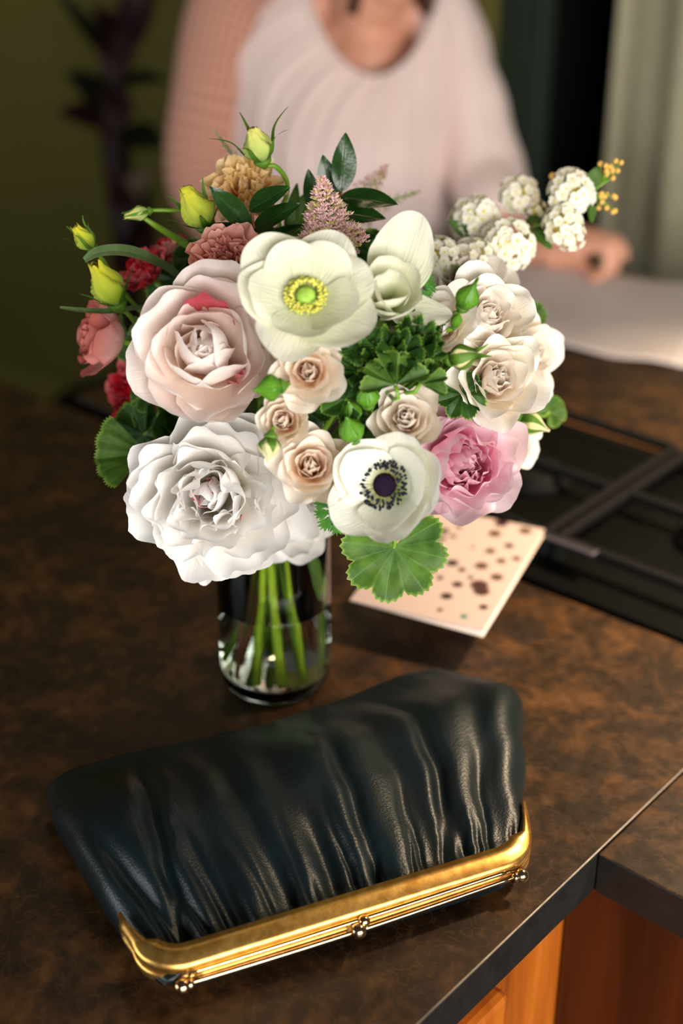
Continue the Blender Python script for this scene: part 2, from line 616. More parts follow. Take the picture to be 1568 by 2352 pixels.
def cabinet(label, a0, a1, b0, b1, face, wd_mat='wood'):
    """face 'a': front looks along +E1, face 'b': front looks along -E2"""
    root = empty('kitchen_cabinet', label, 'cabinet', Matrix.Translation(kit((a0 + a1) / 2, (b0 + b1) / 2)))
    inv = root.matrix_world.inverted()

    def bx(name, p0, p1, q0, q1, z0, z1, parent, bv=0.002):
        m = MB()
        pts = [inv @ kit(p0, q0), inv @ kit(p1, q0), inv @ kit(p1, q1), inv @ kit(p0, q1)]
        m.prism([(p.x, p.y) for p in pts], z0, z1)
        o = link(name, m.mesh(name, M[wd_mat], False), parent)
        return bevel(o, bv)
    z1 = CT - 0.034
    bx('body', a0, a1, b0, b1, 0.0, z1, root)
    if face == 'a':
        L = b1 - b0
        x = b0 + 0.02
        n = max(1, round(L / 0.42))
        wd = (L - 0.105) / n
        for k in range(n):
            s0, s1 = x + k * wd, x + k * wd + wd - 0.02
            d = bx('drawer_front', a1, a1 + 0.019, s0, s1, z1 - 0.19, z1 - 0.05, root, 0.006)
            d2 = bx('door', a1, a1 + 0.019, s0, s1, 0.12, z1 - 0.21, root, 0.006)
            m = MB()
            for p, q, dd in (((a1 + 0.035), (s0 + s1) / 2, d),):
                c = inv @ kit(p, q, z1 - 0.12)
                m = MB()
                m.ball(c, 0.012)
                link('knob', m.mesh('knob', M['wood']), dd)
    else:
        n = max(1, round((a1 - a0) / 0.12))
        wd = (a1 - a0) / n
        for k in range(n):
            bx('plank', a0 + k * wd + 0.001, a0 + (k + 1) * wd - 0.001, b0 - 0.012, b0, 0.06, z1, root, 0.003)
    return root


cabinet('orange brown wooden cabinet with drawer fronts under the bag side of the worktop', -1.50, NA - 0.035, -0.75, NB + 0.034, 'a')
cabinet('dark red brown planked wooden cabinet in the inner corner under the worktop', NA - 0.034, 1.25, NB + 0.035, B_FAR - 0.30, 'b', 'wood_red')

# ------------------------------------------------------------------ hob
M['black_glass'] = plain('black_hob_glass', (6, 6, 5), 0.45, var=0.2, spec=0.15)
M['iron'] = plain('black_cast_iron', (10, 10, 9), 0.7, var=0.3, scale=200, bump=0.2, spec=0.2)
M['steel'] = plain('brushed_steel_trim', (128, 122, 134), 0.35, metal=1.0, var=0.1, scale=90)
M['bronze'] = plain('bronze_trim', (190, 124, 64), 0.5, metal=0.3, var=0.15, scale=90)
hob = empty('gas_hob', 'black gas hob with cast iron grates set into the stone worktop', 'hob', Matrix.Translation(kit((HA0 + HA1) / 2, (HB0 + HB1) / 2, CT)))
hinv = hob.matrix_world.inverted()


def hbar(name, a, b, c, d, z0, z1, wdt, mat):
    p, q = kit(a, b), kit(c, d)
    t = (q - p).normalized()
    s = Vector((-t.y, t.x, 0)) * wdt / 2
    m = MB()
    m.prism([((hinv @ x).x, (hinv @ x).y) for x in (p - s, q - s, q + s, p + s)], z0 - CT, z1 - CT)
    return bevel(link(name, m.mesh(name, mat, False), hob), min(wdt, z1 - z0) * 0.25)


m = MB()
m.prism([((hinv @ kit(a, b)).x, (hinv @ kit(a, b)).y) for a, b in ((HA0, HB0), (HA1, HB0), (HA1, HB1), (HA0, HB1))], -0.034, 0.003)
link('glass_plate', m.mesh('glass_plate', M['black_glass'], False), hob)
hbar('back_trim', HA0, HB1 - 0.004, HA1, HB1 - 0.004, CT - 0.01, CT + 0.006, 0.009, M['bronze'])
ZG = CT + 0.028
for a0, a1 in ((HA0 + 0.02, -0.615), (-0.60, HA1 - 0.02)):
    b0, b1 = HB0 + 0.045, HB1 - 0.03
    for q in ((a0, b0, a1, b0), (a0, b1, a1, b1), (a0, b0, a0, b1), (a1, b0, a1, b1), (a0, (b0 + b1) / 2, a1, (b0 + b1) / 2), ((a0 + a1) / 2, b0, (a0 + a1) / 2, b1)):
        hbar('grate_bar', *q, ZG - 0.010, ZG, 0.010, M['iron'])
    for a in (a0, a1):
        for b in (b0, b1):
            hbar('grate_foot', a - 0.006, b, a + 0.006, b, CT + 0.002, ZG - 0.005, 0.012, M['iron'])
    for ca in (a0 + (a1 - a0) * 0.27, a0 + (a1 - a0) * 0.73):
        c = hinv @ kit(ca, (b0 + b1) / 2, CT)
        mm = MB()
        mm.lathe([(0.038, 0.002), (0.038, 0.008), (0.030, 0.011), (0.030, 0.016), (0.024, 0.018), (0.001, 0.0185)], 28, 0, Matrix.Translation(c))
        link('burner', mm.mesh('burner', M['iron']), hob)
pc = at_z(1250, 1228, ZG)
pd = at_z(1345, 1290, ZG)
hbar('steel_strip', pc.dot(E1) - 0.03, pc.dot(E2), pd.dot(E1), pc.dot(E2), ZG - 0.003, ZG + 0.002, 0.010, M['steel'])


# ------------------------------------------------------------------ folded greeting card on the hob edge
def card():
    A, B = at_z(1250, 1218, CT + 0.040), at_z(1110, 1450, CT + 0.034)     # right and front corner
    d1 = (B - A)
    d1.z = 0
    Lc = d1.length
    d1.normalize()
    d2 = Vector((d1.y, -d1.x, 0))                    # towards the left
    Wc = 0.118
    rng = random.Random(5)
    dots = []
    big = []
    # pattern in card coordinates (s along A->B, t along the other side), metres
    def uvof(px, py):
        p = at_z(px, py, CT + 0.036) - A
        return (p.dot(d1), p.dot(d2))
    for px, py, r in ((1205, 1230, 15), (1150, 1213, 16), (1135, 1235, 15), (1168, 1262, 11), (1125, 1273, 12), (1150, 1295, 11),
                      (1185, 1290, 10), (1105, 1305, 15), (1080, 1330, 7), (1038, 1298, 14), (1060, 1313, 9), (1140, 1330, 14),
                      (1100, 1347, 20), (1105, 1360, 18), (1050, 1345, 12), (1025, 1370, 13), (1010, 1330, 8), (1000, 1290, 9),
                      (1110, 1395, 10), (990, 1262, 12), (1015, 1245, 9), (1040, 1240, 8), (975, 1300, 10), (1085, 1265, 5), (1010, 1400, 7)):
        s, t = uvof(px, py)
        dots.append((s, t, r / 2350.0, rng.choice([(70, 40, 34), (58, 30, 28), (92, 66, 44)])))
    for k in range(18):
        s, t = rng.uniform(0, Lc), rng.uniform(0.07, Wc)
        dots.append((s, t, rng.uniform(0.002, 0.006), (74, 46, 38)))
    s, t = uvof(1065, 1415)
    dots.append((s, t, 0.0035, (70, 120, 116)))
    root = empty('greeting_card', 'cream folded card printed with brown dots lying on the hob edge', 'card', Matrix.Translation((A + B) / 2 + d2 * Wc / 2))
    inv = root.matrix_world.inverted()
    T = NT('printed_card')
    va = T.n('ShaderNodeVertexColor', layer_name='print')
    mat = T.done(T.bsdf(va.outputs[0], 0.55))
    back = plain('cream_card', (232, 212, 196), 0.6, var=0.04)
    N, K = 150, 130
    for name, lift, printed in (('front_leaf', 0.0, True), ('back_leaf', -0.006, False)):
        mb = MB()
        rows = []
        for j in range(K + 1 if printed else 3):
            row = []
            n_ = N if printed else 2
            for i in range(n_ + 1):
                s, t = i / n_ * Lc, j / (K if printed else 2) * Wc
                z = A.z + (B.z - A.z) * (s / Lc) + lift * (1 - t / Wc)
                p = A + d1 * s + d2 * t
                row.append(inv @ Vector((p.x, p.y, z)))
            rows.append(row)
        mb.grid(rows, None)
        me = mb.mesh(name, mat if printed else back)
        if printed:
            ca = me.color_attributes.new('print', 'FLOAT_COLOR', 'POINT')
            base = lin((206, 182, 174))
            for j in range(K + 1):
                for i in range(N + 1):
                    s, t = i / N * Lc, j / K * Wc
                    c = base
                    for ds, dt, r, dc in dots:
                        dd = math.hypot(s - ds, t - dt)
                        if dd < r * 1.15:
                            k = 1 - sstep(r * 0.7, r * 1.15, dd)
                            dc = lin(dc)
                            c = tuple(c[q] * (1 - k) + dc[q] * k for q in range(3)) + (1,)
                    ca.data[j * (N + 1) + i].color = c
        o = link(name, me, root)
        so = o.modifiers.new('thick', 'SOLIDIFY')
        so.thickness = 0.0012


card()


# ------------------------------------------------------------------ papers on the far worktop
M['paper'] = plain('white_paper', (226, 214, 212), 0.7, var=0.03, scale=12)


def paper(label, corners, z0, bow, seed):
    c = sum(corners, Vector()) / 4
    root = Matrix.Translation((c.x, c.y, z0))
    m = MB()
    rows = []
    n = 26
    for j in range(n + 1):
        row = []
        for i in range(n + 1):
            u, v = i / n, j / n
            p = (corners[0] * (1 - u) + corners[1] * u) * (1 - v) + (corners[3] * (1 - u) + corners[2] * u) * v
            z = 0.0012 + bow * (0.5 - 0.5 * math.cos(2 * PI * (1.5 * u + 0.8 * v) + seed)) + 0.002 * noise.noise(Vector((u * 4, v * 4, seed)))
            row.append((p.x - c.x, p.y - c.y, z + 0.001))
        rows.append(row)
    m.grid(rows, None)
    o = link('paper_sheet', m.mesh('paper_sheet', M['paper']))
    o.matrix_world = root
    so = o.modifiers.new('thick', 'SOLIDIFY')
    so.thickness = 0.0006
    return tag(o, label, 'paper')


p1, p2, p3, p4 = at_z(1235, 790, CT), at_z(1562, 852, CT), at_z(1600, 655, CT), at_z(1180, 612, CT)
d12 = p2 - p1
pa = [p1 - d12 * 0.35, p2, p3 + d12 * 0.1, p4 - d12 * 0.2]
paper('white sheet of paper lying uppermost in front of the woman, beside her hand', pa, CT, 0.006, 0.4)
off = E1 * 0.10 + E2 * 0.035
paper('white sheet lying partly under the uppermost sheet, further along the worktop', [p + off + (p2 - p1) * 0.25 for p in pa], CT - 0.0012, 0.0015, 2.1)

# ------------------------------------------------------------------ clutch bag
def leather():
    T = NT('dark_teal_leather')
    tc = T.n('ShaderNodeTexCoord').outputs['Object']
    v = T.n('ShaderNodeTexVoronoi')
    v.inputs['Scale'].default_value = 620
    T.l(tc, v.inputs['Vector'])
    n = T.noise(300, 4, 0.6, tc)
    col = T.ramp(T.noise(20, 3, 0.5, tc), [(0.3, lin((8, 17, 20))), (0.7, lin((13, 28, 32)))])
    h = T.math('ADD', v.outputs[0], T.math('MULTIPLY', n, 0.6))
    return T.done(T.bsdf(col, 0.40, normal=T.bump(h, 0.22, 0.0006), spec=0.48))


def gold(name, c1, c2, rough, worn=0.5):
    T = NT(name)
    n = T.noise(120, 5, 0.65)
    col = T.ramp(n, [(0.35, lin(c1)), (0.65, lin(c2))])
    r = T.math('ADD', rough, T.math('MULTIPLY', n, 0.22 * worn))
    return T.done(T.bsdf(col, r, 1.0, normal=T.bump(T.noise(70, 3), 0.25 * worn, 0.0015)))


M['leather'] = leather()
M['gold'] = gold('worn_gold_metal', (214, 158, 78), (240, 194, 110), 0.32)
M['gold_bright'] = gold('polished_gold_metal', (226, 178, 110), (240, 200, 140), 0.12, 0.2)
M['brass_ball'] = gold('dull_brass_ball', (190, 160, 120), (214, 184, 144), 0.16, 0.1)

CL = Matrix.Translation((-0.116, 0.608, CT)) @ Matrix.Rotation(R_(23.3), 4, 'Z')
bag = empty('clutch_bag', 'dark teal pleated leather clutch bag with gold kiss-lock frame', 'bag', CL)


def interp(tab, x):
    for (x0, y0), (x1, y1) in zip(tab, tab[1:]):
        if x <= x1:
            t = max(0, min(1, (x - x0) / (x1 - x0)))
            t = t * t * (3 - 2 * t) * 0.5 + t * 0.5
            return y0 + (y1 - y0) * t
    return tab[-1][1]


LEFT = [(0.0, 0.012), (0.02, 0.003), (0.05, 0.0005), (0.083, -0.0045), (0.13, -0.010), (0.17, -0.0137), (0.20, -0.0115)]
RIGHT = [(0.0, 0.252), (0.02, 0.270), (0.04, 0.2805), (0.051, 0.2854), (0.097, 0.3112), (0.150, 0.3390), (0.175, 0.3340), (0.195, 0.3240), (0.2, 0.318)]
VB = 0.200


def top_z(un, v):
    """height of the upper leather; un 0..1 across"""
    e = min(1, min(un, 1 - un) / 0.10)
    side = math.sqrt(max(0, 1 - (1 - e) ** 2))
    t = v / VB
    body = 0.026 + 0.026 * math.sin(min(1, t / 0.62) * PI / 2) - 0.018 * sstep(0.6, 1.0, t) ** 1.4
    body += 0.006 * math.exp(-((un - 0.9) / 0.18) ** 2) * sstep(0.3, 0.8, t)
    return body, side


def bag_body():
    rng = random.Random(11)
    NU, NV = 300, 130
    # folds: (position at the frame, position at the back, width, depth, reach)
    folds = []
    u = 0.030
    while u < 0.975:
        w = rng.choice((0.007, 0.009, 0.012, 0.016))
        tail = u + (u - 0.5) * 0.10 - rng.uniform(0.02, 0.12)
        folds.append((u, tail, w, rng.uniform(0.35, 1.0), rng.choice((0.22, 0.3, 0.45, 0.6, 0.8))))
        u += rng.choice((0.018, 0.024, 0.034, 0.05, 0.064))
    big = [(0.10, 0.19, 0.022, 1.0), (0.02, 0.10, 0.05, 0.5), (0.22, 0.24, 0.055, 0.7), (0.36, 0.30, 0.035, 0.9), (0.52, 0.36, 0.06, 0.8),
           (0.60, 0.52, 0.022, 0.8), (0.76, 0.60, 0.045, 0.8), (0.83, 0.70, 0.022, 0.7), (0.93, 0.84, 0.04, 0.5)]

    def upper(un, v):
        t = v / VB
        b, side = top_z(un, v)
        z = b
        d = 0.0
        for uf, ub, w, a, reach in folds:
            c = uf + (ub - uf) * t
            ww = w * (1 + 1.8 * t)
            k = math.exp(-((un - c) / ww) ** 2)
            d -= a * k * 0.0062 * (1 - sstep(reach * 0.3, reach, t)) * (0.55 + 0.45 * sstep(0, 0.15, t))
        for uf, ub, w, a in big:
            c = uf + (ub - uf) * t
            k = math.exp(-((un - c) / w) ** 2)
            d -= a * k * 0.0090 * (1 - sstep(0.60, 1.0, t)) * sstep(0.0, 0.12, t)
        d += 0.0016 * noise.noise(Vector((un * 14, t * 4, 3.1)))
        d += 0.0035 * noise.noise(Vector((un * 5, t * 2.2, 7.7))) * sstep(0, .3, t)
        return (0.004 + (z + d - 0.004) * (0.45 + 0.55 * side))

    rows, low = [], []
    for j in range(NV + 1):
        v = VB * j / NV
        l, r = interp(LEFT, v), interp(RIGHT, v)
        row, lo = [], []
        for i in range(NU + 1):
            un = i / NU
            x = l + (r - l) * un
            vb = v
            # the back edge waves a little
            if j > NV * 0.8:
                vb += (j / NV - 0.8) * 5 * 0.004 * math.sin(un * 9 + 0.6)
            row.append((x, vb, upper(un, v)))
            e = min(un, 1 - un)
            lo.append((x, vb, 0.0 + 0.010 * (1 - sstep(0, 0.06, e)) + 0.008 * (1 - sstep(0, 0.05, v)) + 0.006 * sstep(0.19, 0.2, v)))
        rows.append(row)
        low.append(lo)
    # back rounding strip
    m = MB()
    m.grid(rows, None)
    b2 = m.grid([list(reversed(r)) for r in low], None)
    W = NU + 1
    for i in range(NU):                     # back and front closing
        a, b = NV * W + i, NV * W + i + 1
        c, d = b2 + NV * W + (NU - i), b2 + NV * W + (NU - i - 1)
        m.f.append((a, b, d, c)); m.mi.append(0)
        a, b = i, i + 1
        c, d = b2 + (NU - i), b2 + (NU - i - 1)
        m.f.append((b, a, c, d)); m.mi.append(0)
    for j in range(NV):                     # sides
        a, b = j * W, (j + 1) * W
        c, d = b2 + j * W + NU, b2 + (j + 1) * W + NU
        m.f.append((a, b, d, c)); m.mi.append(0)
        a, b = j * W + NU, (j + 1) * W + NU
        c, d = b2 + j * W, b2 + (j + 1) * W
        m.f.append((b, a, c, d)); m.mi.append(0)
    return link('leather_body', m.mesh('leather_body', M['leather']), bag)


bag_body()


def frame_path(inset=0.0, n=14, rad=0.030):
    """from the left tip round the corners to the right tip (x, y)"""
    pts = [(-0.0005 + inset, 0.052), (-0.001 + inset, 0.040), (0.0015 + inset, 0.028)]
    cx, cy, r = 0.0305, 0.0285, 0.0295 - inset
    for k in range(n + 1):
        a = PI * (1.06 + 0.43 * k / n)
        pts.append((cx + r * math.cos(a), cy + r * math.sin(a)))
    for k in range(1, 24):
        pts.append((0.0305 + (0.236 - 0.0305) * k / 24, -0.001 + inset))
    cx, cy, r = 0.240, 0.0290, 0.0300 - inset
    for k in range(n + 1):
        a = PI * (1.52 + 0.36 * k / n)
        pts.append((cx + r * math.cos(a) * 1.08, cy + r * math.sin(a)))
    pts += [(0.2755 - inset, 0.030), (0.2815 - inset * 0.6, 0.046)]
    return pts


def band(name, z, wid, thick, tilt, mat):
    """flat strip swept along the frame; wide side faces up and outwards"""
    P = [Vector((x, y, 0)) for x, y in frame_path()]
    n = len(P)
    rows = []
    for i, p in enumerate(P):
        t = (P[min(i + 1, n - 1)] - P[max(i - 1, 0)]).normalized()
        inn = Vector((-t.y, t.x, 0))
        k = min(1, min(i + 0.15, n - 1 - i + 0.15) / 6.0)
        w = wid * (0.12 + 0.88 * k)
        up = Vector((0, 0, 1))
        zz = z + 0.004 * (1 - k)
        c = p + up * zz
        a = inn * w
        lift = up * (w * tilt)
        th = thick * (0.4 + 0.6 * k)
        rows.append([c - up * th - inn * 0.0004, c - inn * 0.0008, c + inn * 0.0010 + up * 0.0014,
                     c + a * 0.5 + lift * 0.5 + up * 0.0018, c + a + lift + up * 0.0008, c + a + lift - up * 0.001, c + a * 0.5 + lift * 0.5 - up * 0.0015, c + inn * 0.001 - up * th])
    m = MB()
    b = m.grid(rows, None, 0, True)
    m.cap(b, 8, True)
    m.cap(b + (n - 1) * 8, 8, False)
    return link(name, m.mesh(name, mat), bag)


band('upper_frame', 0.0275, 0.0125, 0.006, 0.42, M['gold'])
band('lower_frame', 0.0190, 0.0100, 0.005, -0.10, M['gold'])


def rod(name, a, b, r, mat, bow=0.0):
    m = MB()
    a, b = Vector(a), Vector(b)
    pts = [a + (b - a) * (k / 20) + Vector((0, -bow, 0)) * math.sin(PI * k / 20) for k in range(21)]
    m.tube(pts, r, 12)
    return link(name, m.mesh(name, mat), bag)


rod('upper_rim_rod', (0.026, -0.0015, 0.0215), (0.248, -0.0012, 0.0235), 0.0017, M['gold_bright'], 0.0010)
rod('lower_rim_rod', (0.022, -0.0040, 0.0165), (0.250, -0.0020, 0.0175), 0.0019, M['brass_ball'], 0.0022)
rod('middle_rim_rod', (0.030, -0.0020, 0.0190), (0.246, -0.0008, 0.0205), 0.0012, M['gold'], 0.0014)


def knob(name, c, r, axis_u, mat):
    m = MB()
    c = Vector(c)
    m.ball(c, r, 20, 12)
    m.tube([c - Vector(axis_u) * r * 1.35, c - Vector(axis_u) * r * 0.5], [r * 0.72, r * 0.72], 14)
    return link(name, m.mesh(name, mat), bag)


knob('hinge_ball', (0.0215, -0.0050, 0.0165), 0.0050, (-1, 0, 0), M['brass_ball'])
knob('hinge_ball', (0.2520, -0.0030, 0.0180), 0.0050, (1, 0, 0), M['brass_ball'])
knob('clasp_ball', (0.1345, -0.0075, 0.0190), 0.0052, (0, -1, 0.3), M['brass_ball'])
m = MB()
m.ball((0.1395, -0.0045, 0.0225), 0.0040, 16, 10)
link('clasp_ball', m.mesh('clasp_ball', M['gold_bright']), bag)
m = MB()
m.tube([(0.128, -0.0025, 0.0185), (0.141, -0.0025, 0.0195)], 0.0032, 12)
link('clasp_plate', m.mesh('clasp_plate', M['gold']), bag)

# ------------------------------------------------------------------ glass vase with water
VX, VY = -0.053, 0.957
VR, VH = 0.0445, 0.185


def glass():
    T = NT('clear_glass')
    return T.done(T.bsdf((0.95, 0.98, 0.96, 1), 0.0, trans=1.0, ior=1.45))


def water():
    T = NT('clear_water')
    return T.done(T.bsdf((0.93, 0.97, 0.90, 1), 0.0, trans=1.0, ior=1.33))


vase = empty('glass_vase', 'clear round glass vase half filled with water holding the bouquet', 'vase', Matrix.Translation((VX, VY, CT)))
m = MB()
prof = [(0.0005, 0.0), (0.036, 0.0), (0.041, 0.002), (VR - 0.0008, 0.007), (VR, 0.013), (VR, VH - 0.002), (VR - 0.0015, VH),
        (VR - 0.003, VH - 0.002), (VR - 0.003, 0.018), (VR - 0.006, 0.012), (0.034, 0.010), (0.0005, 0.0095)]
m.lathe(prof, 64, caps=False)
link('glass_wall', m.mesh('glass_wall', glass()), vase)
m = MB()
m.lathe([(0.0005, 0.0097), (0.034, 0.0102), (VR - 0.0059, 0.0122), (VR - 0.0029, 0.0182), (VR - 0.0029, 0.074), (VR - 0.0032, 0.0755), (0.0005, 0.0745)], 64, caps=False)
link('water', m.mesh('water', water()), vase)

# ------------------------------------------------------------------ petals, leaves, stems
BC = at_y(735, 835, 0.950)        # middle of the bouquet
BR = 0.150
NECK = Vector((VX, VY, CT + VH))


def on_ball(px, py, off=0.0):
    """point of the bouquet's rounded surface seen at that place; off > 0 stands proud of it"""
    d = ray(px, py).normalized()
    L = BC - CAM
    tca = L.dot(d)
    d2 = L.length_squared - tca * tca
    r = BR + off
    if d2 >= r * r * 0.98:
        return CAM + d * (tca - off * 0.5)
    return CAM + d * (tca - math.sqrt(r * r - d2))


def facing(t):
    return (RT * t[0] + UP * t[1] - FW * t[2]).normalized()


def frame_of(pos, axis, spin=0.0):
    z = axis.normalized()
    up = UP if abs(z.dot(UP)) < 0.95 else RT
    x = up.cross(z).normalized()
    y = z.cross(x)
    m = Matrix((x, y, z)).transposed().to_4x4()
    return Matrix.Translation(pos) @ m @ Matrix.Rotation(R_(spin), 4, 'Z')


def petal_rows(L, W, phi0, phi1, tip=0.0, wrap=1.0, ruffle=0.0, freq=3.0, seed=0, round_=0.42, base=0.28, jag=0.0, notch=0.0, nu=9, nv=9, belly=0.0, skew=0.0):
    rng = random.Random(seed)
    ph = [rng.uniform(0, 2 * PI) for _ in range(4)]
    rows, uvs = [], []
    mids = []
    r = z = 0.0
    K = 40
    for k in range(K + 1):
        t = k / K
        phi = R_(phi0 + (phi1 - phi0) * t + tip * t ** 3)
        mids.append((r, z, phi))
        r += math.cos(phi) * L / K
        z += math.sin(phi) * L / K
    for j in range(nv):
        tt = j / (nv - 1)
        row, uv = [], []
        for i in range(nu):
            s = -1 + 2 * i / (nu - 1)
            edge = 1 - round_ * abs(s) ** 2.4 - notch * math.exp(-(s / 0.16) ** 2)
            edge += jag * (math.sin(s * 7 + ph[0]) * 0.5 + math.sin(s * 15 + ph[1]) * 0.5)
            t = tt * edge
            kk = max(0, min(K - 1e-6, t * K))
            k0 = int(kk)
            f = kk - k0
            a, b = mids[k0], mids[k0 + 1]
            mr, mz, mp = (a[q] + (b[q] - a[q]) * f for q in range(3))
            w = W / 2 * (base + (1 - base) * math.sin(min(1, tt / 0.72) * PI / 2) ** 0.9) * (1 - 0.10 * sstep(0.75, 1, tt))
            sl = s * w
            a_ = sl / wrap
            x = wrap * math.sin(a_) if abs(a_) < 1.5 else math.copysign(wrap, a_)
            nn = wrap * (1 - math.cos(max(-2.2, min(2.2, a_))))
            nn += ruffle * tt ** 2 * (math.sin(freq * s * PI + ph[2]) * (0.35 + 0.65 * abs(s)) + 0.6 * math.sin(freq * 2.3 * s + ph[3]) * tt)
            nn -= belly * math.sin(PI * tt) * (1 - s * s)
            nn += 0.030 * W * tt * noise.noise(Vector((s * 1.7 + seed * 3.1, tt * 2.2, seed * 0.7))) + 0.012 * W * tt * noise.noise(Vector((s * 5 + seed, tt * 6, 3.3)))
            x += skew * tt * tt * W
            row.append(Vector((mr - math.sin(mp) * nn, x, mz + math.cos(mp) * nn)))
            uv.append((i / (nu - 1), tt))
        rows.append(row)
        uvs.append(uv)
    return rows, uvs


def petal_mesh(mat, **kw):
    kw['nu'] = int(kw.get('nu', 9) * 1.7)
    kw['nv'] = int(kw.get('nv', 9) * 1.6)
    rows, uvs = petal_rows(**kw)
    m = MB()
    m.grid(rows, uvs)
    return m.mesh('petal', mat)


STEM_SLOTS = []
_slot = random.Random(3)


def stem_to_vase(root, start, full=True, r=0.0022, mat='stem', back=None, slot=None):
    """bent stem from the flower down through the neck of the vase"""
    start = Vector(start)
    rng = _slot
    d = start - NECK
    az = math.atan2(d.y, d.x)
    rr = rng.uniform(0.012, 0.034)
    nk = NECK + Vector((math.cos(az) * rr, math.sin(az) * rr, -0.01))
    pts = [start]
    b = (back or (BC - start)).normalized()
    dist = (nk - start).length
    c1 = start + b * dist * 0.35
    c2 = nk + Vector((d.x * 0.12, d.y * 0.12, 0.05))
    N = 12
    for k in range(1, N + 1):
        t = k / N
        pts.append(start * (1 - t) ** 3 + c1 * 3 * t * (1 - t) ** 2 + c2 * 3 * t * t * (1 - t) + nk * t ** 3)
    if full:
        if slot:
            bx, by = slot
        else:
            aa, q = az + PI + rng.uniform(-0.9, 0.9), rng.uniform(0.010, 0.033)
            bx, by = math.cos(aa) * q, math.sin(aa) * q
        foot = Vector((VX + bx, VY + by, CT + 0.0145))
        for k in range(1, 7):
            t = k / 6
            pts.append(nk + (foot - nk) * t)
    inv = root.matrix_world.inverted()
    m = MB()
    m.tube([inv @ p for p in pts], [r] * len(pts), 8)
    return link('stem', m.mesh('stem', M[mat]), root)


def rings_flower(name, label, cat, px, py, Rpx, face, rings, off=0.0, seed=1, spin=0, height=0.45, stem=None, group=None, y=None, squash=1.0, variants=3, calyx=True):
    """rings: dicts n, r0, z0, L, W, phi0, phi1, tip, wrap, ruffle, mat ... in units of the flower radius"""
    pos = at_y(px, py, y) if y else on_ball(px, py, off)
    R = met(Rpx, pos)
    ax = facing(face)
    rng = random.Random(seed)
    root = empty(name, label, cat, frame_of(pos - ax * R * height, ax, spin), group)
    if squash != 1.0:
        pass
    for ri, g in enumerate(rings):
        g = dict(g)
        n, r0, z0, mat = g.pop('n'), g.pop('r0', 0.08), g.pop('z0', 0.0), g.pop('mat')
        a0 = g.pop('a0', rng.uniform(0, 360))
        jit = g.pop('jit', 8)
        kw = dict(L=g.pop('L') * R, W=g.pop('W') * R, wrap=g.pop('wrap', 1.0) * R, ruffle=g.pop('ruffle', 0.0) * R, belly=g.pop('belly', 0) * R)
        kw.update(g)
        nvnt = min(n, variants)
        meshes = []
        for v in range(nvnt):
            q = dict(kw)
            q['phi0'] += rng.uniform(-jit, jit) * 0.5
            q['phi1'] += rng.uniform(-jit, jit)
            q['L'] *= rng.uniform(0.92, 1.06)
            q['W'] *= rng.uniform(0.90, 1.10)
            meshes.append(petal_mesh(M[mat], seed=seed * 97 + ri * 13 + v, **q))
        for k in range(n):
            az = a0 + 360.0 * k / n + rng.uniform(-1, 1) * jit
            mw = Matrix.Rotation(R_(az), 4, 'Z') @ Matrix.Translation((r0 * R, 0, z0 * R)) @ Matrix.Rotation(R_(rng.uniform(-1, 1) * jit * 0.5), 4, 'X') @ Matrix.Rotation(R_(rng.uniform(-1, 1) * jit * 0.6), 4, 'Z')
            link('petal', meshes[k % nvnt], root, mw)
    if calyx:
        m = MB()
        m.lathe([(0.012 * R, -0.16 * R), (0.10 * R, -0.12 * R), (0.16 * R, -0.04 * R), (0.14 * R, 0.03 * R), (0.02 * R, 0.05 * R)], 12)
        link('calyx', m.mesh('calyx', M['sepal']), root)
    if stem:
        stem_to_vase(root, root.matrix_world @ Vector((0, 0, -0.12 * R)), back=-ax, **stem)
    return root, R


def single_petals(root, R, lst):
    """extra petals placed one by one: (azimuth, r0, z0, mat, kwargs in R)"""
    for i, (az, r0, z0, mat, kw) in enumerate(lst):
        q = dict(kw)
        for k in ('L', 'W', 'wrap', 'ruffle', 'belly'):
            if k in q:
                q[k] *= R
        q.setdefault('wrap', R)
        me = petal_mesh(M[mat], seed=900 + i, **q)
        link('petal', me, root, Matrix.Rotation(R_(az), 4, 'Z') @ Matrix.Translation((r0 * R, 0, z0 * R)))


FULL = dict(full=True)
SHORT = dict(full=False)


def rose_rings(inn, out, open_=1.0, ruffle=0.03):
    """spiral of wrapped petals, tight in the middle"""
    return [
        dict(n=3, r0=0.015, L=0.84, W=0.34, phi0=84, phi1=104, wrap=0.13, mat=inn, round_=0.30, base=0.8, nu=7, nv=6),
        dict(n=3, r0=0.06, L=0.88, W=0.46, phi0=82, phi1=102, wrap=0.17, mat=inn, round_=0.30, base=0.75, nu=7, nv=6, ruffle=ruffle),
        dict(n=4, r0=0.10, L=0.90, W=0.56, phi0=76, phi1=100, wrap=0.25, mat=inn, round_=0.30, base=0.7, nu=8, nv=7, ruffle=ruffle),
        dict(n=5, r0=0.13, L=0.92, W=0.66, phi0=68, phi1=98, tip=-14, wrap=0.36, mat=inn, round_=0.32, base=0.6, nu=9, nv=8, ruffle=ruffle, freq=1.8),
        dict(n=5, r0=0.16, z0=-0.03, L=0.92, W=0.80, phi0=52, phi1=94, tip=-26, wrap=0.48, mat=inn, round_=0.34, base=0.5, nu=9, nv=9, ruffle=ruffle, freq=1.8),
        dict(n=5, r0=0.17, z0=-0.06, L=1.00, W=0.96, phi0=36, phi1=92, tip=-44 * open_, wrap=0.62, mat=out, round_=0.34, base=0.4, nu=10, nv=9, ruffle=ruffle, freq=1.8),
        dict(n=5, r0=0.17, z0=-0.09, L=1.10, W=1.05, phi0=20, phi1=88, tip=-66 * open_, wrap=0.80, mat=out, round_=0.34, base=0.35, nu=10, nv=10, ruffle=ruffle * 1.4, jag=0.012, freq=2.0),
    ]


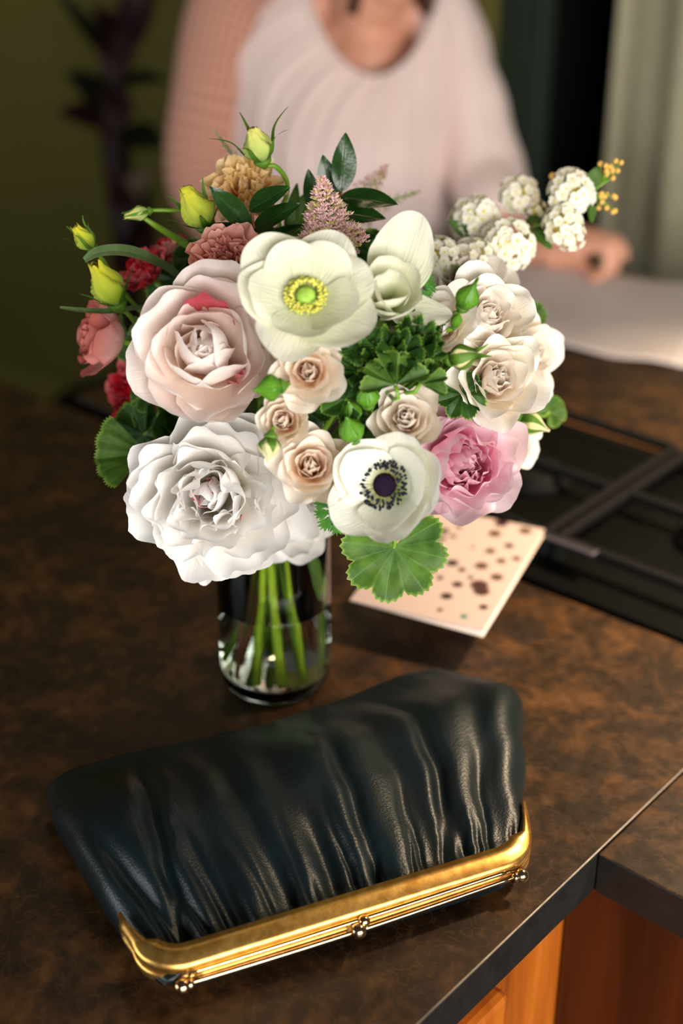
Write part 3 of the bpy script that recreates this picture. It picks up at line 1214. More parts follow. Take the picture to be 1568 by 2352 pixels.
# ------------------------------------------------------------------ peonies
P1, R1 = rings_flower('blush_peony', 'large blush peony with red-edged inner petals beside the green-eyed anemone', 'peony', 468, 800, 192, (-0.02, 0.06, 1), [
    dict(n=6, r0=0.10, z0=-0.05, L=1.14, W=1.30, phi0=2, phi1=84, tip=-14, wrap=1.0, mat='blush', ruffle=0.05, freq=1.6, jag=0.012, nu=14, nv=13, round_=0.30, jit=10),
    dict(n=5, r0=0.10, z0=0.0, L=1.10, W=1.20, phi0=16, phi1=96, tip=-8, wrap=0.85, mat='blush', ruffle=0.06, freq=1.6, jag=0.015, nu=13, nv=13, round_=0.30, jit=12),
    dict(n=5, r0=0.10, L=1.02, W=1.02, phi0=34, phi1=112, wrap=0.60, mat='blush', ruffle=0.05, freq=1.6, nu=13, nv=12, jag=0.01, round_=0.26, jit=12),
    dict(n=5, r0=0.09, L=0.98, W=0.86, phi0=48, phi1=120, wrap=0.44, mat='blush', ruffle=0.04, freq=1.6, nu=12, nv=11, jag=0.012, round_=0.26, jit=10),
    dict(n=4, r0=0.07, L=0.96, W=0.70, phi0=60, phi1=122, wrap=0.34, mat='blush', ruffle=0.04, freq=1.6, nu=12, nv=11, jag=0.012, round_=0.26, jit=10),
    dict(n=4, r0=0.05, L=0.92, W=0.52, phi0=70, phi1=118, wrap=0.24, mat='blush', ruffle=0.03, freq=1.6, nu=11, nv=10, jag=0.02, round_=0.26, jit=8),
    dict(n=3, r0=0.03, L=0.86, W=0.36, phi0=80, phi1=110, wrap=0.16, mat='blush', ruffle=0.03, nu=10, nv=9),
], seed=21, height=0.62, stem=dict(full=True, mat='stem_pale', r=0.0034, slot=(-0.012, -0.026)), spin=20)
single_petals(P1, R1, [
    (66, 0.30, 0.0, 'blush_red', dict(L=0.98, W=0.74, phi0=58, phi1=92, tip=-10, wrap=0.45, ruffle=0.03, jag=0.02, round_=0.3, nu=12, nv=12)),
    (-58, 0.36, 0.0, 'blush_red', dict(L=0.84, W=0.30, phi0=62, phi1=90, wrap=0.4, ruffle=0.05)),
    (60, 0.1, -0.04, 'blush', dict(L=1.30, W=1.25, phi0=6, phi1=72, wrap=1.0, ruffle=0.04, round_=0.3, nu=14, nv=13)),
])

P2, R2 = rings_flower('white_peony', 'large ruffled white peony with pink flecks drooping over the vase rim', 'peony', 482, 1142, 196, (-0.08, -0.22, 1), [
    dict(n=8, r0=0.10, z0=-0.06, L=1.13, W=1.00, phi0=-8, phi1=70, tip=-12, wrap=1.0, mat='white', ruffle=0.05, freq=1.9, jag=0.026, nu=15, nv=13, round_=0.28, jit=14),
    dict(n=8, r0=0.10, L=1.10, W=0.88, phi0=12, phi1=84, tip=-20, wrap=0.80, mat='white', ruffle=0.07, freq=2, jag=0.03, nu=15, nv=13, round_=0.28, jit=16),
    dict(n=7, r0=0.12, L=1.04, W=0.80, phi0=26, phi1=100, tip=-20, wrap=0.68, mat='white', ruffle=0.09, freq=2.0, jag=0.02, nu=15, nv=13, round_=0.26, jit=16),
    dict(n=6, r0=0.12, L=0.98, W=0.86, phi0=40, phi1=112, tip=-26, wrap=0.52, mat='white', ruffle=0.09, freq=2.0, jag=0.025, nu=14, nv=12, round_=0.26, jit=16),
    dict(n=5, r0=0.11, L=0.90, W=0.74, phi0=52, phi1=118, tip=-20, wrap=0.42, mat='white', ruffle=0.08, freq=2.0, jag=0.03, nu=13, nv=12, round_=0.26, jit=16),
    dict(n=3, r0=0.08, L=0.80, W=0.62, phi0=62, phi1=122, wrap=0.34, mat='white', ruffle=0.06, freq=1.8, jag=0.025, nu=12, nv=11, round_=0.26, jit=14),
    dict(n=2, r0=0.06, L=0.70, W=0.40, phi0=72, phi1=108, wrap=0.24, mat='white_red', ruffle=0.06, nu=10, nv=10),
    dict(n=3, r0=0.05, L=0.74, W=0.50, phi0=72, phi1=122, wrap=0.26, mat='white', ruffle=0.05, freq=1.8, nu=10, nv=10, jit=12),
    dict(n=3, r0=0.02, L=0.66, W=0.36, phi0=80, phi1=114, wrap=0.16, mat='white', ruffle=0.04),
], seed=35, height=0.46, stem=dict(full=True, mat='stem_pale', r=0.0036, slot=(0.006, -0.030)))
single_petals(P2, R2, [
    (-100, 0.1, -0.10, 'white', dict(L=1.16, W=0.62, phi0=-20, phi1=30, tip=0, wrap=1.0, round_=0.75, ruffle=0.03)),
    (-58, 0.1, -0.10, 'white', dict(L=1.10, W=0.80, phi0=-20, phi1=46, wrap=0.9, ruffle=0.02)),
    (-22, 0.1, -0.08, 'white', dict(L=1.20, W=0.90, phi0=-14, phi1=40, wrap=0.9, ruffle=0.04, nu=12, nv=12)),
    (70, 0.1, -0.04, 'white', dict(L=1.10, W=1.20, phi0=-4, phi1=50, wrap=1.0, ruffle=0.05, nu=12, nv=12, round_=0.3)),
    (-52, 0.36, 0.0, 'white_red', dict(L=0.36, W=0.30, phi0=60, phi1=80, wrap=0.4, ruffle=0.05)),
])

P2b, _ = rings_flower('white_peony', 'smaller white peony half hidden behind the ruffled one above the vase mouth', 'peony', 672, 1205, 112, (0.25, -0.45, 1), [
    dict(n=6, r0=0.10, z0=-0.06, L=1.10, W=1.20, phi0=0, phi1=80, wrap=0.9, mat='white', ruffle=0.03, freq=2, nu=12, nv=11),
    dict(n=5, r0=0.10, L=0.95, W=0.95, phi0=30, phi1=96, wrap=0.7, mat='white', ruffle=0.04, nu=10, nv=9),
    dict(n=4, r0=0.08, L=0.80, W=0.60, phi0=60, phi1=104, wrap=0.4, mat='white', ruffle=0.05),
], seed=36, height=0.45, off=-0.035, stem=dict(full=True, mat='stem_pale', r=0.0028, slot=(0.020, -0.022)))

P3, R3 = rings_flower('pink_peony', 'bright pink ruffled peony beside the black-eyed anemone', 'peony', 1068, 1062, 162, (0.20, -0.08, 1), [
    dict(n=7, r0=0.10, z0=-0.05, L=1.14, W=1.05, phi0=0, phi1=88, tip=-8, wrap=0.9, mat='pink_pale', ruffle=0.05, freq=1.7, jag=0.012, nu=14, nv=12, round_=0.28, jit=12),
    dict(n=8, r0=0.10, L=1.10, W=0.82, phi0=18, phi1=96, wrap=0.7, mat='pink_pale', ruffle=0.07, freq=2, jag=0.02, nu=14, nv=12, round_=0.28, jit=14),
    dict(n=6, r0=0.12, L=1.04, W=0.82, phi0=36, phi1=114, wrap=0.5, mat='pink', ruffle=0.09, freq=2, jag=0.03, nu=13, nv=11, round_=0.28, jit=15),
    dict(n=6, r0=0.12, L=0.94, W=0.66, jit=13, round_=0.28, nu=12, nv=11, phi0=50, phi1=118, tip=-10, wrap=0.4, mat='pink', ruffle=0.06, jag=0.025),
    dict(n=5, r0=0.09, L=0.88, W=0.50, jit=12, round_=0.28, nu=11, nv=10, phi0=62, phi1=118, wrap=0.3, mat='pink', ruffle=0.06, jag=0.03),
    dict(n=4, r0=0.05, L=0.84, W=0.42, phi0=74, phi1=112, wrap=0.2, mat='pink', ruffle=0.05, jag=0.03, nu=10, nv=10),
    dict(n=3, r0=0.02, L=0.78, W=0.36, phi0=82, phi1=112, wrap=0.15, mat='pink', ruffle=0.03, nu=9, nv=9),
], seed=47, height=0.60, off=-0.012, stem=FULL)

# ------------------------------------------------------------------ spray roses, blush
GR = 'blush spray roses in the middle of the bouquet'
for label, px, py, Rp, fc, sd, op in (
    ('blush spray rose with open middle just below the green-eyed anemone', 708, 852, 100, (0.0, -0.02, 1), 51, 0.75),
    ('small tight blush spray rose between two green rose buds', 650, 965, 76, (-0.1, 0.0, 1), 52, 0.25),
    ('peach-hearted spray rose touching the black-eyed anemone', 714, 1066, 106, (0.05, 0.12, 1), 53, 0.85),
):
    rings_flower('spray_rose', label, 'rose', px, py, Rp, fc, rose_rings('rose_in', 'rose_out', op, 0.025), seed=sd, height=0.62, stem=dict(full=False, mat='stem_brown'), off=0.018)
rings_flower('spray_rose', 'round cream spray rose resting against the pink peony', 'rose', 934, 957, 96, (-0.05, 0.12, 1), rose_rings('cream_in', 'rose_out', 0.5, 0.03), seed=54, height=0.62, stem=dict(full=True, mat='stem_brown'), off=0.020)

# ------------------------------------------------------------------ cream garden roses on the right
for label, px, py, Rp, fc, sd, op, off, st in (
    ('big cream garden rose beneath the white spirea sprays', 1120, 722, 138, (0.25, 0.30, 1), 61, 0.9, -0.010, FULL),
    ('ruffled ivory garden rose right above the pink peony', 1145, 868, 128, (0.18, 0.05, 1), 62, 0.9, 0.0, FULL),
    ('pale cream garden rose with spread petals on the outer right', 1214, 812, 132, (0.75, 0.0, 0.85), 63, 1.0, -0.022, SHORT),
    ('peach-tinged cream rose beside the curly green leaves', 1006, 742, 96, (-0.22, 0.10, 1), 64, 0.6, 0.004, SHORT),
    ('cream rose opening upward behind the pointed green bud', 1085, 645, 112, (0.05, 0.6, 0.9), 65, 0.8, -0.03, SHORT),
    ('ivory rose facing outward behind the pink peony', 1190, 1025, 92, (0.8, -0.35, 0.7), 66, 0.8, -0.045, SHORT),
    ('cream rose tucked among the lower spirea clusters', 1035, 600, 92, (-0.05, 0.6, 0.9), 67, 0.8, -0.05, SHORT),
):
    rings_flower('garden_rose', label, 'rose', px, py, Rp, fc, rose_rings('cream_in', 'cream_out', op, 0.045), seed=sd, height=0.62, stem=dict(mat='stem', **st), off=off)


# ------------------------------------------------------------------ anemones
def anemone(label, px, py, Rpx, face, ecc, seed, dark, off=0.0, spin=0, rings=None, stem=FULL, centre=(0, 0), cs=1.0):
    root, R = rings_flower('anemone', label, 'anemone', px, py, Rpx, face, rings, seed=seed, off=off, spin=spin, height=0.18, stem=stem, calyx=False)
    m = MB()
    pr = (0.135 if not dark else 0.185) * R * cs
    m.lathe([(pr * 0.55, -0.02 * R), (pr * 0.95, 0.05 * R), (pr, 0.10 * R), (pr * 0.92, 0.15 * R), (pr * 0.70, 0.185 * R), (pr * 0.35, 0.20 * R), (0.0004, 0.203 * R)], 28)
    link('pistil', m.mesh('pistil', M['pistil_d' if dark else 'pistil_g']), root, Matrix.Translation((centre[0] * R, centre[1] * R, 0.03 * R)))
    rng = random.Random(seed)
    fi, an = MB(), MB()
    n = 150 if dark else 260
    for k in range(n):
        az = 2 * PI * k / n + rng.uniform(-0.06, 0.06)
        r1 = pr * (1.25 + 0.75 * rng.random()) if dark else pr * (1.25 + 0.8 * rng.random())
        z1 = R * (0.10 + 0.07 * rng.random()) * (1.25 if r1 < pr * 1.55 else 0.85)
        a = Vector((math.cos(az) * pr * 0.85, math.sin(az) * pr * 0.85, 0.03 * R))
        b = Vector((math.cos(az) * r1, math.sin(az) * r1, z1))
        fi.tube([a, (a + b) / 2 + Vector((0, 0, 0.012 * R)), b], 0.0030 * R, 4, caps=False)
        mt = Matrix.Translation(b) @ Matrix.Rotation(az, 4, 'Z') @ Matrix.Rotation(R_(60), 4, 'Y')
        s = (0.020 if dark else 0.017) * R
        an.lathe([(s * 0.1, -1.6 * s), (s * 0.8, -0.9 * s), (s, 0), (s * 0.8, 0.9 * s), (s * 0.1, 1.6 * s)], 6, 0, mt)
    mw = Matrix.Translation((centre[0] * R, centre[1] * R, (0.11 if dark else 0.03) * R))
    st = link('stamens', fi.mesh('stamens', M['filament']), root, mw)
    st['kind'] = 'stuff'
    st = link('anthers', an.mesh('anthers', M['anther_d' if dark else 'anther_y']), root, mw)
    st['kind'] = 'stuff'
    return root, R


anemone('large open white anemone with a green eye at the top of the bouquet', 702, 676, 168, (0.02, 0.36, 1), 1, 71, False, off=0.030, spin=12, cs=1.05, rings=[
    dict(n=6, r0=0.06, z0=-0.03, L=1.02, W=1.08, phi0=6, phi1=36, tip=6, wrap=1.3, mat='anem_green', ruffle=0.035, freq=1.3, nu=13, nv=12, round_=0.34, jit=11),
    dict(n=5, r0=0.06, z0=0.02, L=0.86, W=0.94, phi0=12, phi1=52, tip=10, wrap=1.0, mat='anem_green', ruffle=0.035, freq=1.3, nu=12, nv=11, round_=0.34, jit=12),
])
A3, RA3 = anemone('white anemone with a black eye low in the bouquet', 896, 1122, 158, (-0.36, 0.06, 1), 1, 72, True, off=0.034, spin=-8, centre=(-0.10, 0.04), rings=[
    dict(n=5, r0=0.05, z0=-0.02, L=1.06, W=1.16, phi0=8, phi1=64, tip=-4, wrap=0.9, mat='anem', ruffle=0.03, freq=1.5, nu=13, nv=12, round_=0.34, a0=-62, jit=9),
    dict(n=3, r0=0.05, z0=0.02, L=0.86, W=0.92, phi0=22, phi1=70, tip=0, wrap=0.8, mat='anem', ruffle=0.02, freq=1.5, nu=12, nv=11, round_=0.36, a0=40, jit=6),
])
A2, RA2 = rings_flower('anemone', 'half closed greenish white anemone behind the green-eyed one', 'anemone', 896, 672, 124, (0.08, 0.30, 1), [
    dict(n=5, r0=0.06, L=1.05, W=1.15, phi0=30, phi1=92, tip=-10, wrap=0.62, mat='anem_green', ruffle=0.03, freq=1.5, nu=12, nv=12, round_=0.36),
    dict(n=4, r0=0.05, L=0.90, W=0.95, phi0=52, phi1=104, wrap=0.5, mat='anem_green', ruffle=0.02, nu=11, nv=10, round_=0.36),
], seed=73, height=0.5, off=0.016, stem=FULL, calyx=False)
single_petals(A2, RA2, [
    (72, 0.05, 0.0, 'anem_green', dict(L=1.75, W=1.30, phi0=20, phi1=40, wrap=1.3, ruffle=0.02, round_=0.36, nu=12, nv=12)),
    (-20, 0.05, -0.02, 'anem_green', dict(L=1.25, W=0.8, phi0=10, phi1=24, tip=10, wrap=0.9, ruffle=0.03, round_=0.6)),
])

# ------------------------------------------------------------------ lisianthus, carnations, small red flowers
RUF = lambda a, b: [
    dict(n=6, r0=0.08, L=1.10, W=1.00, phi0=16, phi1=74, tip=-40, wrap=0.8, mat=a, ruffle=0.10, freq=3, jag=0.04, nu=13, nv=10),
    dict(n=6, r0=0.08, L=1.00, W=0.80, phi0=36, phi1=84, tip=-40, wrap=0.6, mat=a, ruffle=0.11, freq=3, jag=0.05, nu=12, nv=10),
    dict(n=6, r0=0.08, L=0.92, W=0.62, phi0=54, phi1=92, tip=-30, wrap=0.4, mat=b, ruffle=0.11, freq=3, jag=0.05, nu=11, nv=9),
    dict(n=5, r0=0.06, L=0.88, W=0.46, phi0=68, phi1=96, tip=-20, wrap=0.25, mat=b, ruffle=0.10, freq=3, jag=0.05, nu=10, nv=9),
    dict(n=4, r0=0.03, L=0.86, W=0.32, phi0=80, phi1=98, wrap=0.16, mat=b, ruffle=0.08, freq=3, jag=0.05),
]
rings_flower('lisianthus', 'peach ruffled lisianthus below the topmost yellow-green bud', 'lisianthus', 560, 428, 104, (-0.05, 0.45, 0.9), RUF('peach', 'peach'), seed=81, height=0.55, y=0.975, stem=FULL)
rings_flower('lisianthus', 'dusty coral lisianthus wedged between blush peony and dark leaves', 'lisianthus', 515, 586, 98, (0.0, 0.45, 0.9), RUF('coral', 'coral'), seed=82, height=0.55, off=-0.02, stem=FULL)
rings_flower('lisianthus', 'dusty rose lisianthus hanging sideways at the outer left', 'lisianthus', 196, 770, 100, (-0.92, 0.12, 0.40), rose_rings('dusty', 'dusty', 0.55, 0.07), seed=83, height=0.78, y=0.94, stem=SHORT)
rings_flower('red_flower', 'crimson ruffled bloom behind the curved grey green leaf', 'flower', 330, 618, 72, (-0.5, 0.5, 0.6), RUF('red', 'red'), seed=84, height=0.5, y=0.99, stem=SHORT)
rings_flower('red_flower', 'crimson bloom just under the drooping green bud stem', 'flower', 386, 580, 58, (-0.3, 0.7, 0.6), RUF('red', 'coral'), seed=85, height=0.5, y=1.02, stem=SHORT)
rings_flower('red_flower', 'deep red ruffled bloom left of the blush peony, above the lone round leaf', 'flower', 296, 905, 88, (-0.75, -0.1, 0.65), RUF('red', 'red'), seed=86, height=0.5, y=0.985, stem=SHORT)


# ------------------------------------------------------------------ buds
def bud_body(R, H, twist, mat, seed, ragged=0.0, n=40, rows=16, open_=0.25):
    """furled bud: 5 overlapping petals twisted round each other, pointed top"""
    rng = random.Random(seed)
    pts, uvs = [], []
    for j in range(rows + 1):
        t = j / rows
        prof = math.sin(min(1, t / 0.42) * PI / 2) ** 0.7 if t < 0.42 else 1 - (1 - open_) * sstep(0.42, 1.0, t)
        row, uv = [], []
        for i in range(n):
            a = 2 * PI * i / n
            ph = (a * 5 / (2 * PI) + twist * t) % 1.0
            rr = R * max(0.04, prof) * (1 + 0.36 * (ph - 0.5) * sstep(0.12, 0.5, t))
            zz = H * t + ragged * H * sstep(0.75, 1, t) * math.sin(a * 5 + seed) * (1 + math.sin(a * 3))
            row.append(Vector((rr * math.cos(a), rr * math.sin(a), zz)))
            uv.append((ph, t))
        pts.append(row)
        uvs.append(uv)
    m = MB()
    b = m.grid(pts, uvs, 0, True)
    m.cap(b, n, True)
    m.cap(b + rows * n, n, False)
    return m


def bud_prof(t, open_):
    return math.sin(min(1, t / 0.42) * PI / 2) ** 0.7 if t < 0.42 else 1 - (1 - open_) * sstep(0.42, 1.0, t)


def sepal_mesh(R, H, open_, ln, w0, flare, mat, gap=1.06):
    """sepal lying on the bud, its tip running past it"""
    rows, uvs = [], []
    nv, nu = 13, 5
    for j in range(nv + 1):
        t = ln * j / nv
        r = R * max(0.15, bud_prof(min(t, 1), open_)) * gap + flare * R * (j / nv) ** 3
        wid = w0 * R * (1 - (j / nv) ** 1.5) * (0.55 + 0.45 * min(1, j / 4)) + 0.0003
        row = []
        for i in range(nu):
            q = -1 + 2 * i / (nu - 1)
            a = q * wid / max(r, R * 0.45)
            row.append(Vector((r * math.cos(a), r * math.sin(a), H * t)))
        rows.append(row)
        uvs.append([(abs(-1 + 2 * i / (nu - 1)), 0.5 if 0 < i < nu - 1 else 0.97) for i in range(nu)])
    m = MB()
    m.grid(rows, uvs)
    return m.mesh('sepal', M[mat])


def bud(name, label, cat, base, tip, wid, kind, seed, sep_len=0.9, sep_curve=30, flare=0, stem_pts=None, dy=0.0, yb=None, yt=None, sr=0.0017, group=None):
    """base and tip in pixels with their distances"""
    B = at_y(base[0], base[1], yb)
    T_ = at_y(tip[0], tip[1], yt if yt else yb)
    H = (T_ - B).length
    R = met(wid, B) / 2
    root = empty(name, label, cat, frame_of(B, T_ - B, seed * 37), group)
    if kind == 'lis':
        m = bud_body(R, H, 1.2, None, seed, ragged=0.06, open_=0.40)
        link('furled_petals', m.mesh('furled_petals', M['bud_yellow']), root)
        me = sepal_mesh(R, H, 0.40, sep_len, 0.26, sep_curve / 22.0, 'sepal')
        nsp, rr = 5, R * 0.55
    elif kind == 'rose':
        m = bud_body(R, H, 0.5, None, seed, open_=0.12)
        link('furled_petals', m.mesh('furled_petals', M['bud_rose']), root)
        me = sepal_mesh(R, H, 0.12, sep_len, 0.52, sep_curve / 30.0, 'sepal')
        nsp, rr = 5, R * 0.62
    else:
        m = bud_body(R, H, 0.25, None, seed, open_=0.10)
        link('furled_petals', m.mesh('furled_petals', M['bud_green']), root)
        me = sepal_mesh(R, H, 0.10, sep_len, 0.66, max(0, sep_curve) / 30.0, 'bud_green')
        nsp, rr = 5, R * 0.70
    for k in range(nsp):
        link('sepal', me, root, Matrix.Rotation(2 * PI * k / nsp + 0.3, 4, 'Z'))
    m = MB()
    m.lathe([(sr * 0.9, -R * 0.5), (R * 0.35, -R * 0.30), (R * 0.62, 0.0), (R * 0.66, H * 0.08), (R * 0.3, H * 0.12)], 12)
    link('calyx', m.mesh('calyx', M['sepal']), root)
    inv = root.matrix_world.inverted()
    P = [B - (T_ - B).normalized() * R * 0.35]
    for px, py, yy in (stem_pts or []):
        P.append(at_y(px, py, yy))
    if not stem_pts:
        P.append(P[0] + (BC - P[0]).normalized() * 0.05)
    # smooth the poly line
    Q = []
    E_ = [P[0] * 2 - P[1]] + P + [P[-1] * 2 - P[-2]]
    for i in range(1, len(E_) - 2):
        for k in range(6):
            t = k / 6
            a, b_, c, d = E_[i - 1], E_[i], E_[i + 1], E_[i + 2]
            Q.append(0.5 * ((2 * b_) + (c - a) * t + (2 * a - 5 * b_ + 4 * c - d) * t * t + (3 * b_ - a - 3 * c + d) * t ** 3))
    Q.append(P[-1])
    m = MB()
    m.tube([inv @ p for p in Q], sr, 8)
    link('stem', m.mesh('stem', M['stem']), root)
    return root


bud('lisianthus_bud', 'yellow-green lisianthus bud on a curved stem, topmost over the peach bloom', 'flower bud', (604, 372), (580, 296), 66, 'lis', 1, yb=0.97, yt=0.965, sep_len=1.05, sep_curve=60, flare=8,
    stem_pts=[(632, 382, 0.972), (657, 412, 0.978), (658, 450, 0.985), (640, 500, 0.99), (660, 600, 0.99)])
bud('lisianthus_bud', 'plump yellow-green lisianthus bud beside the left dark leaf sprig', 'flower bud', (474, 520), (428, 436), 76, 'lis', 2, yb=0.94, yt=0.93, sep_len=0.75, sep_curve=30, flare=2,
    stem_pts=[(500, 545, 0.955), (540, 600, 0.98), (600, 700, 0.97)])
bud('lisianthus_bud', 'small slim green lisianthus bud lying level on its bent stem', 'flower bud', (344, 484), (290, 496), 32, 'lis', 3, yb=0.955, yt=0.95, sep_len=1.15, sep_curve=8, flare=2,
    stem_pts=[(385, 483, 0.957), (440, 490, 0.965), (500, 560, 0.98)], sr=0.0014)
bud('lisianthus_bud', 'small yellow-green lisianthus bud high on the left over the curved grey green leaf', 'flower bud', (214, 572), (172, 522), 44, 'lis', 4, yb=0.945, yt=0.94, sep_len=1.0, sep_curve=30, flare=10,
    stem_pts=[(240, 604, 0.948), (262, 640, 0.952), (300, 690, 0.96), (360, 760, 0.98)], sr=0.0016)
bud('lisianthus_bud', 'large yellow-green lisianthus bud between the two long grey green leaves', 'flower bud', (272, 702), (218, 604), 74, 'lis', 5, yb=0.925, yt=0.92, sep_len=0.5, sep_curve=20, flare=2,
    stem_pts=[(295, 722, 0.935), (340, 780, 0.96), (420, 850, 0.98)])
bs = at_y
m = MB()
root = empty('bud_stem', 'bare green side stem slanting behind the level bud', 'stem', Matrix.Translation(at_y(330, 503, 0.97)))
m.tube([root.matrix_world.inverted() @ at_y(x, y, d) for x, y, d in ((330, 500, 0.956), (360, 520, 0.962), (420, 556, 0.972), (480, 600, 0.985), (560, 680, 0.985))], [0.0014, 0.0022, 0.0026, 0.0026, 0.0026], 8)
link('stem', m.mesh('stem', M['stem']), root)

for label, base, tip, wid, kind, sl, sc, fl_, off in (
    ('pointed green rose bud lying between blush peony and the open spray rose', (648, 886), (582, 896), 58, 'green', 1.05, -6, 0, 0.034),
    ('striped green rose bud under the small tight spray rose', (622, 1000), (614, 1062), 52, 'rose', 0.95, -10, 0, 0.032),
    ('round green bud below the scalloped leaf, beside the cream spray rose', (846, 932), (842, 880), 50, 'green', 0.95, -8, 0, 0.018),
    ('round pale green bud with a short bent stem next to the peach-hearted rose', (815, 1010), (795, 958), 56, 'green', 0.9, -12, 0, 0.024),
    ('dark green bud half hidden above the round pale green one', (812, 962), (800, 922), 46, 'green', 0.95, -8, 0, 0.006),
    ('pointed green rose bud standing before the big cream garden rose', (1060, 708), (1092, 648), 52, 'green', 1.25, 0, 0, 0.030),
    ('cream-tipped rose bud with long curling sepals by the scalloped leaf', (1030, 826), (1100, 812), 56, 'rose', 1.25, 22, 0, 0.030),
    ('slender green rose bud tucked between two cream roses', (1042, 752), (1056, 716), 24, 'green', 1.2, 0, 0, 0.022),
    ('green and cream rose bud at the outer right under the ivory rose', (1190, 960), (1262, 990), 50, 'rose', 0.95, 0, 0, -0.015),
):
    c = on_ball((base[0] + tip[0]) / 2, (base[1] + tip[1]) / 2, off)
    bud('rose_bud', label, 'flower bud', base, tip, wid, kind, int(base[0]) % 7, sep_len=sl, sep_curve=sc, flare=fl_, yb=c.y + 0.004, yt=c.y - 0.004, sr=0.0014)


# ------------------------------------------------------------------ leaves
def lance_mesh(L, W, bend, fold, seed, mat, teeth=0.02, sweep=0.0, point=1.0, nu=9, nv=26):
    rows, uvs = [], []
    for j in range(nv + 1):
        t = j / nv
        w = W / 2 * (math.sin(PI * t ** 0.85) ** 0.75) * (1 - 0.25 * point * t ** 3) + 0.0002
        z = -bend * L * t * t
        y = t * L
        xs = sweep * L * math.sin(PI * t)
        row, uv = [], []
        for i in range(nu):
            s = -1 + 2 * i / (nu - 1)
            ww = w * (1 + (teeth if abs(s) == 1 and j % 2 else 0))
            row.append(Vector((xs + s * ww, y, z + fold * abs(s) * w + 0.02 * W * math.sin(9 * t + s * 2 + seed))))
            uv.append((abs(s), 0.5 if abs(s) < 0.95 else 0.99))
        rows.append(row)
        uvs.append(uv)
    m = MB()
    m.grid(rows, uvs)
    return m.mesh('leaf', M[mat])


def leaf_between(root, base, tip, W, mat, normal, bend=0.05, fold=0.25, seed=0, teeth=0.02, sweep=0.0, name='leaf'):
    """leaf from base to tip (world), face turned towards normal"""
    y = (tip - base)
    L = y.length
    y.normalize()
    z = (normal - y * normal.dot(y)).normalized()
    x = y.cross(z)
    mw = Matrix.Translation(base) @ Matrix((x, y, z)).transposed().to_4x4()
    me = lance_mesh(L, W, bend, fold, seed, mat, teeth, sweep)
    return link(name, me, root, root.matrix_world.inverted() @ mw)


def sprig(label, name, stem_px, leaves, mat, tw=0.0016, stem_mat='stem_brown'):
    P = [at_y(*q) for q in stem_px]
    root = empty(name, label, 'foliage', Matrix.Translation(P[-1]))
    m = MB()
    inv = root.matrix_world.inverted()
    m.tube([inv @ p for p in P], [tw * (0.6 + 0.4 * i / (len(P) - 1)) for i in range(len(P))], 6)
    link('stem', m.mesh('stem', M[stem_mat]), root)
    for i, (b, t, w, nrm) in enumerate(leaves):
        B, T_ = at_y(*b), at_y(*t)
        leaf_between(root, B, T_, met(w, B), mat, facing(nrm), 0.06, 0.22, i, 0.02)
    return root


sprig('dark glossy leaf sprig rising behind the pink astilbe plume', 'leaf_sprig',
      [(784, 440, 0.975), (775, 470, 0.975), (765, 510, 0.975), (770, 570, 0.97), (760, 680, 0.97)], [
    ((783, 440, .975), (796, 304, .985), 60, (0.3, 0.0, 1)),
    ((762, 470, .976), (742, 356, .98), 54, (0.1, 0, 1)),
    ((728, 490, .976), (706, 390, .975), 44, (-0.4, 0, 1)),
    ((782, 452, .974), (912, 464, .955), 62, (0.1, 0.5, 1)),
    ((768, 488, .974), (884, 498, .955), 54, (0.0, 0.4, 1)),
    ((790, 560, .97), (864, 540, .955), 40, (0, 0.5, 1))], 'dark_leaf')
sprig('dark glossy leaf sprig in front of the peach lisianthus', 'leaf_sprig',
      [(578, 480, 0.925), (582, 520, 0.925), (598, 560, 0.93), (604, 640, 0.95)], [
    ((572, 520, .925), (484, 430, .91), 54, (-0.3, 0.3, 1)),
    ((572, 484, .925), (662, 426, .925), 62, (0.0, 0.6, 1)),
    ((580, 528, .925), (686, 464, .915), 56, (0.1, 0.5, 1)),
    ((588, 560, .928), (488, 512, .915), 54, (-0.1, 0.5, 1)),
    ((600, 560, .935), (694, 512, .94), 34, (0.1, 0.6, 1)),
    ((604, 580, .935), (560, 560, .93), 34, (0.1, 0.6, 1))], 'dark_leaf')
sprig('broad mid green leaf standing behind the two dark sprigs', 'leaf_sprig',
      [(668, 530, 0.99), (665, 580, 0.985), (660, 660, 0.98)], [
    ((668, 540, .99), (718, 430, 1.0), 50, (0.2, 0.2, 1)),
    ((664, 550, .99), (680, 420, 1.0), 36, (-0.2, 0.2, 1))], 'ger_leaf')


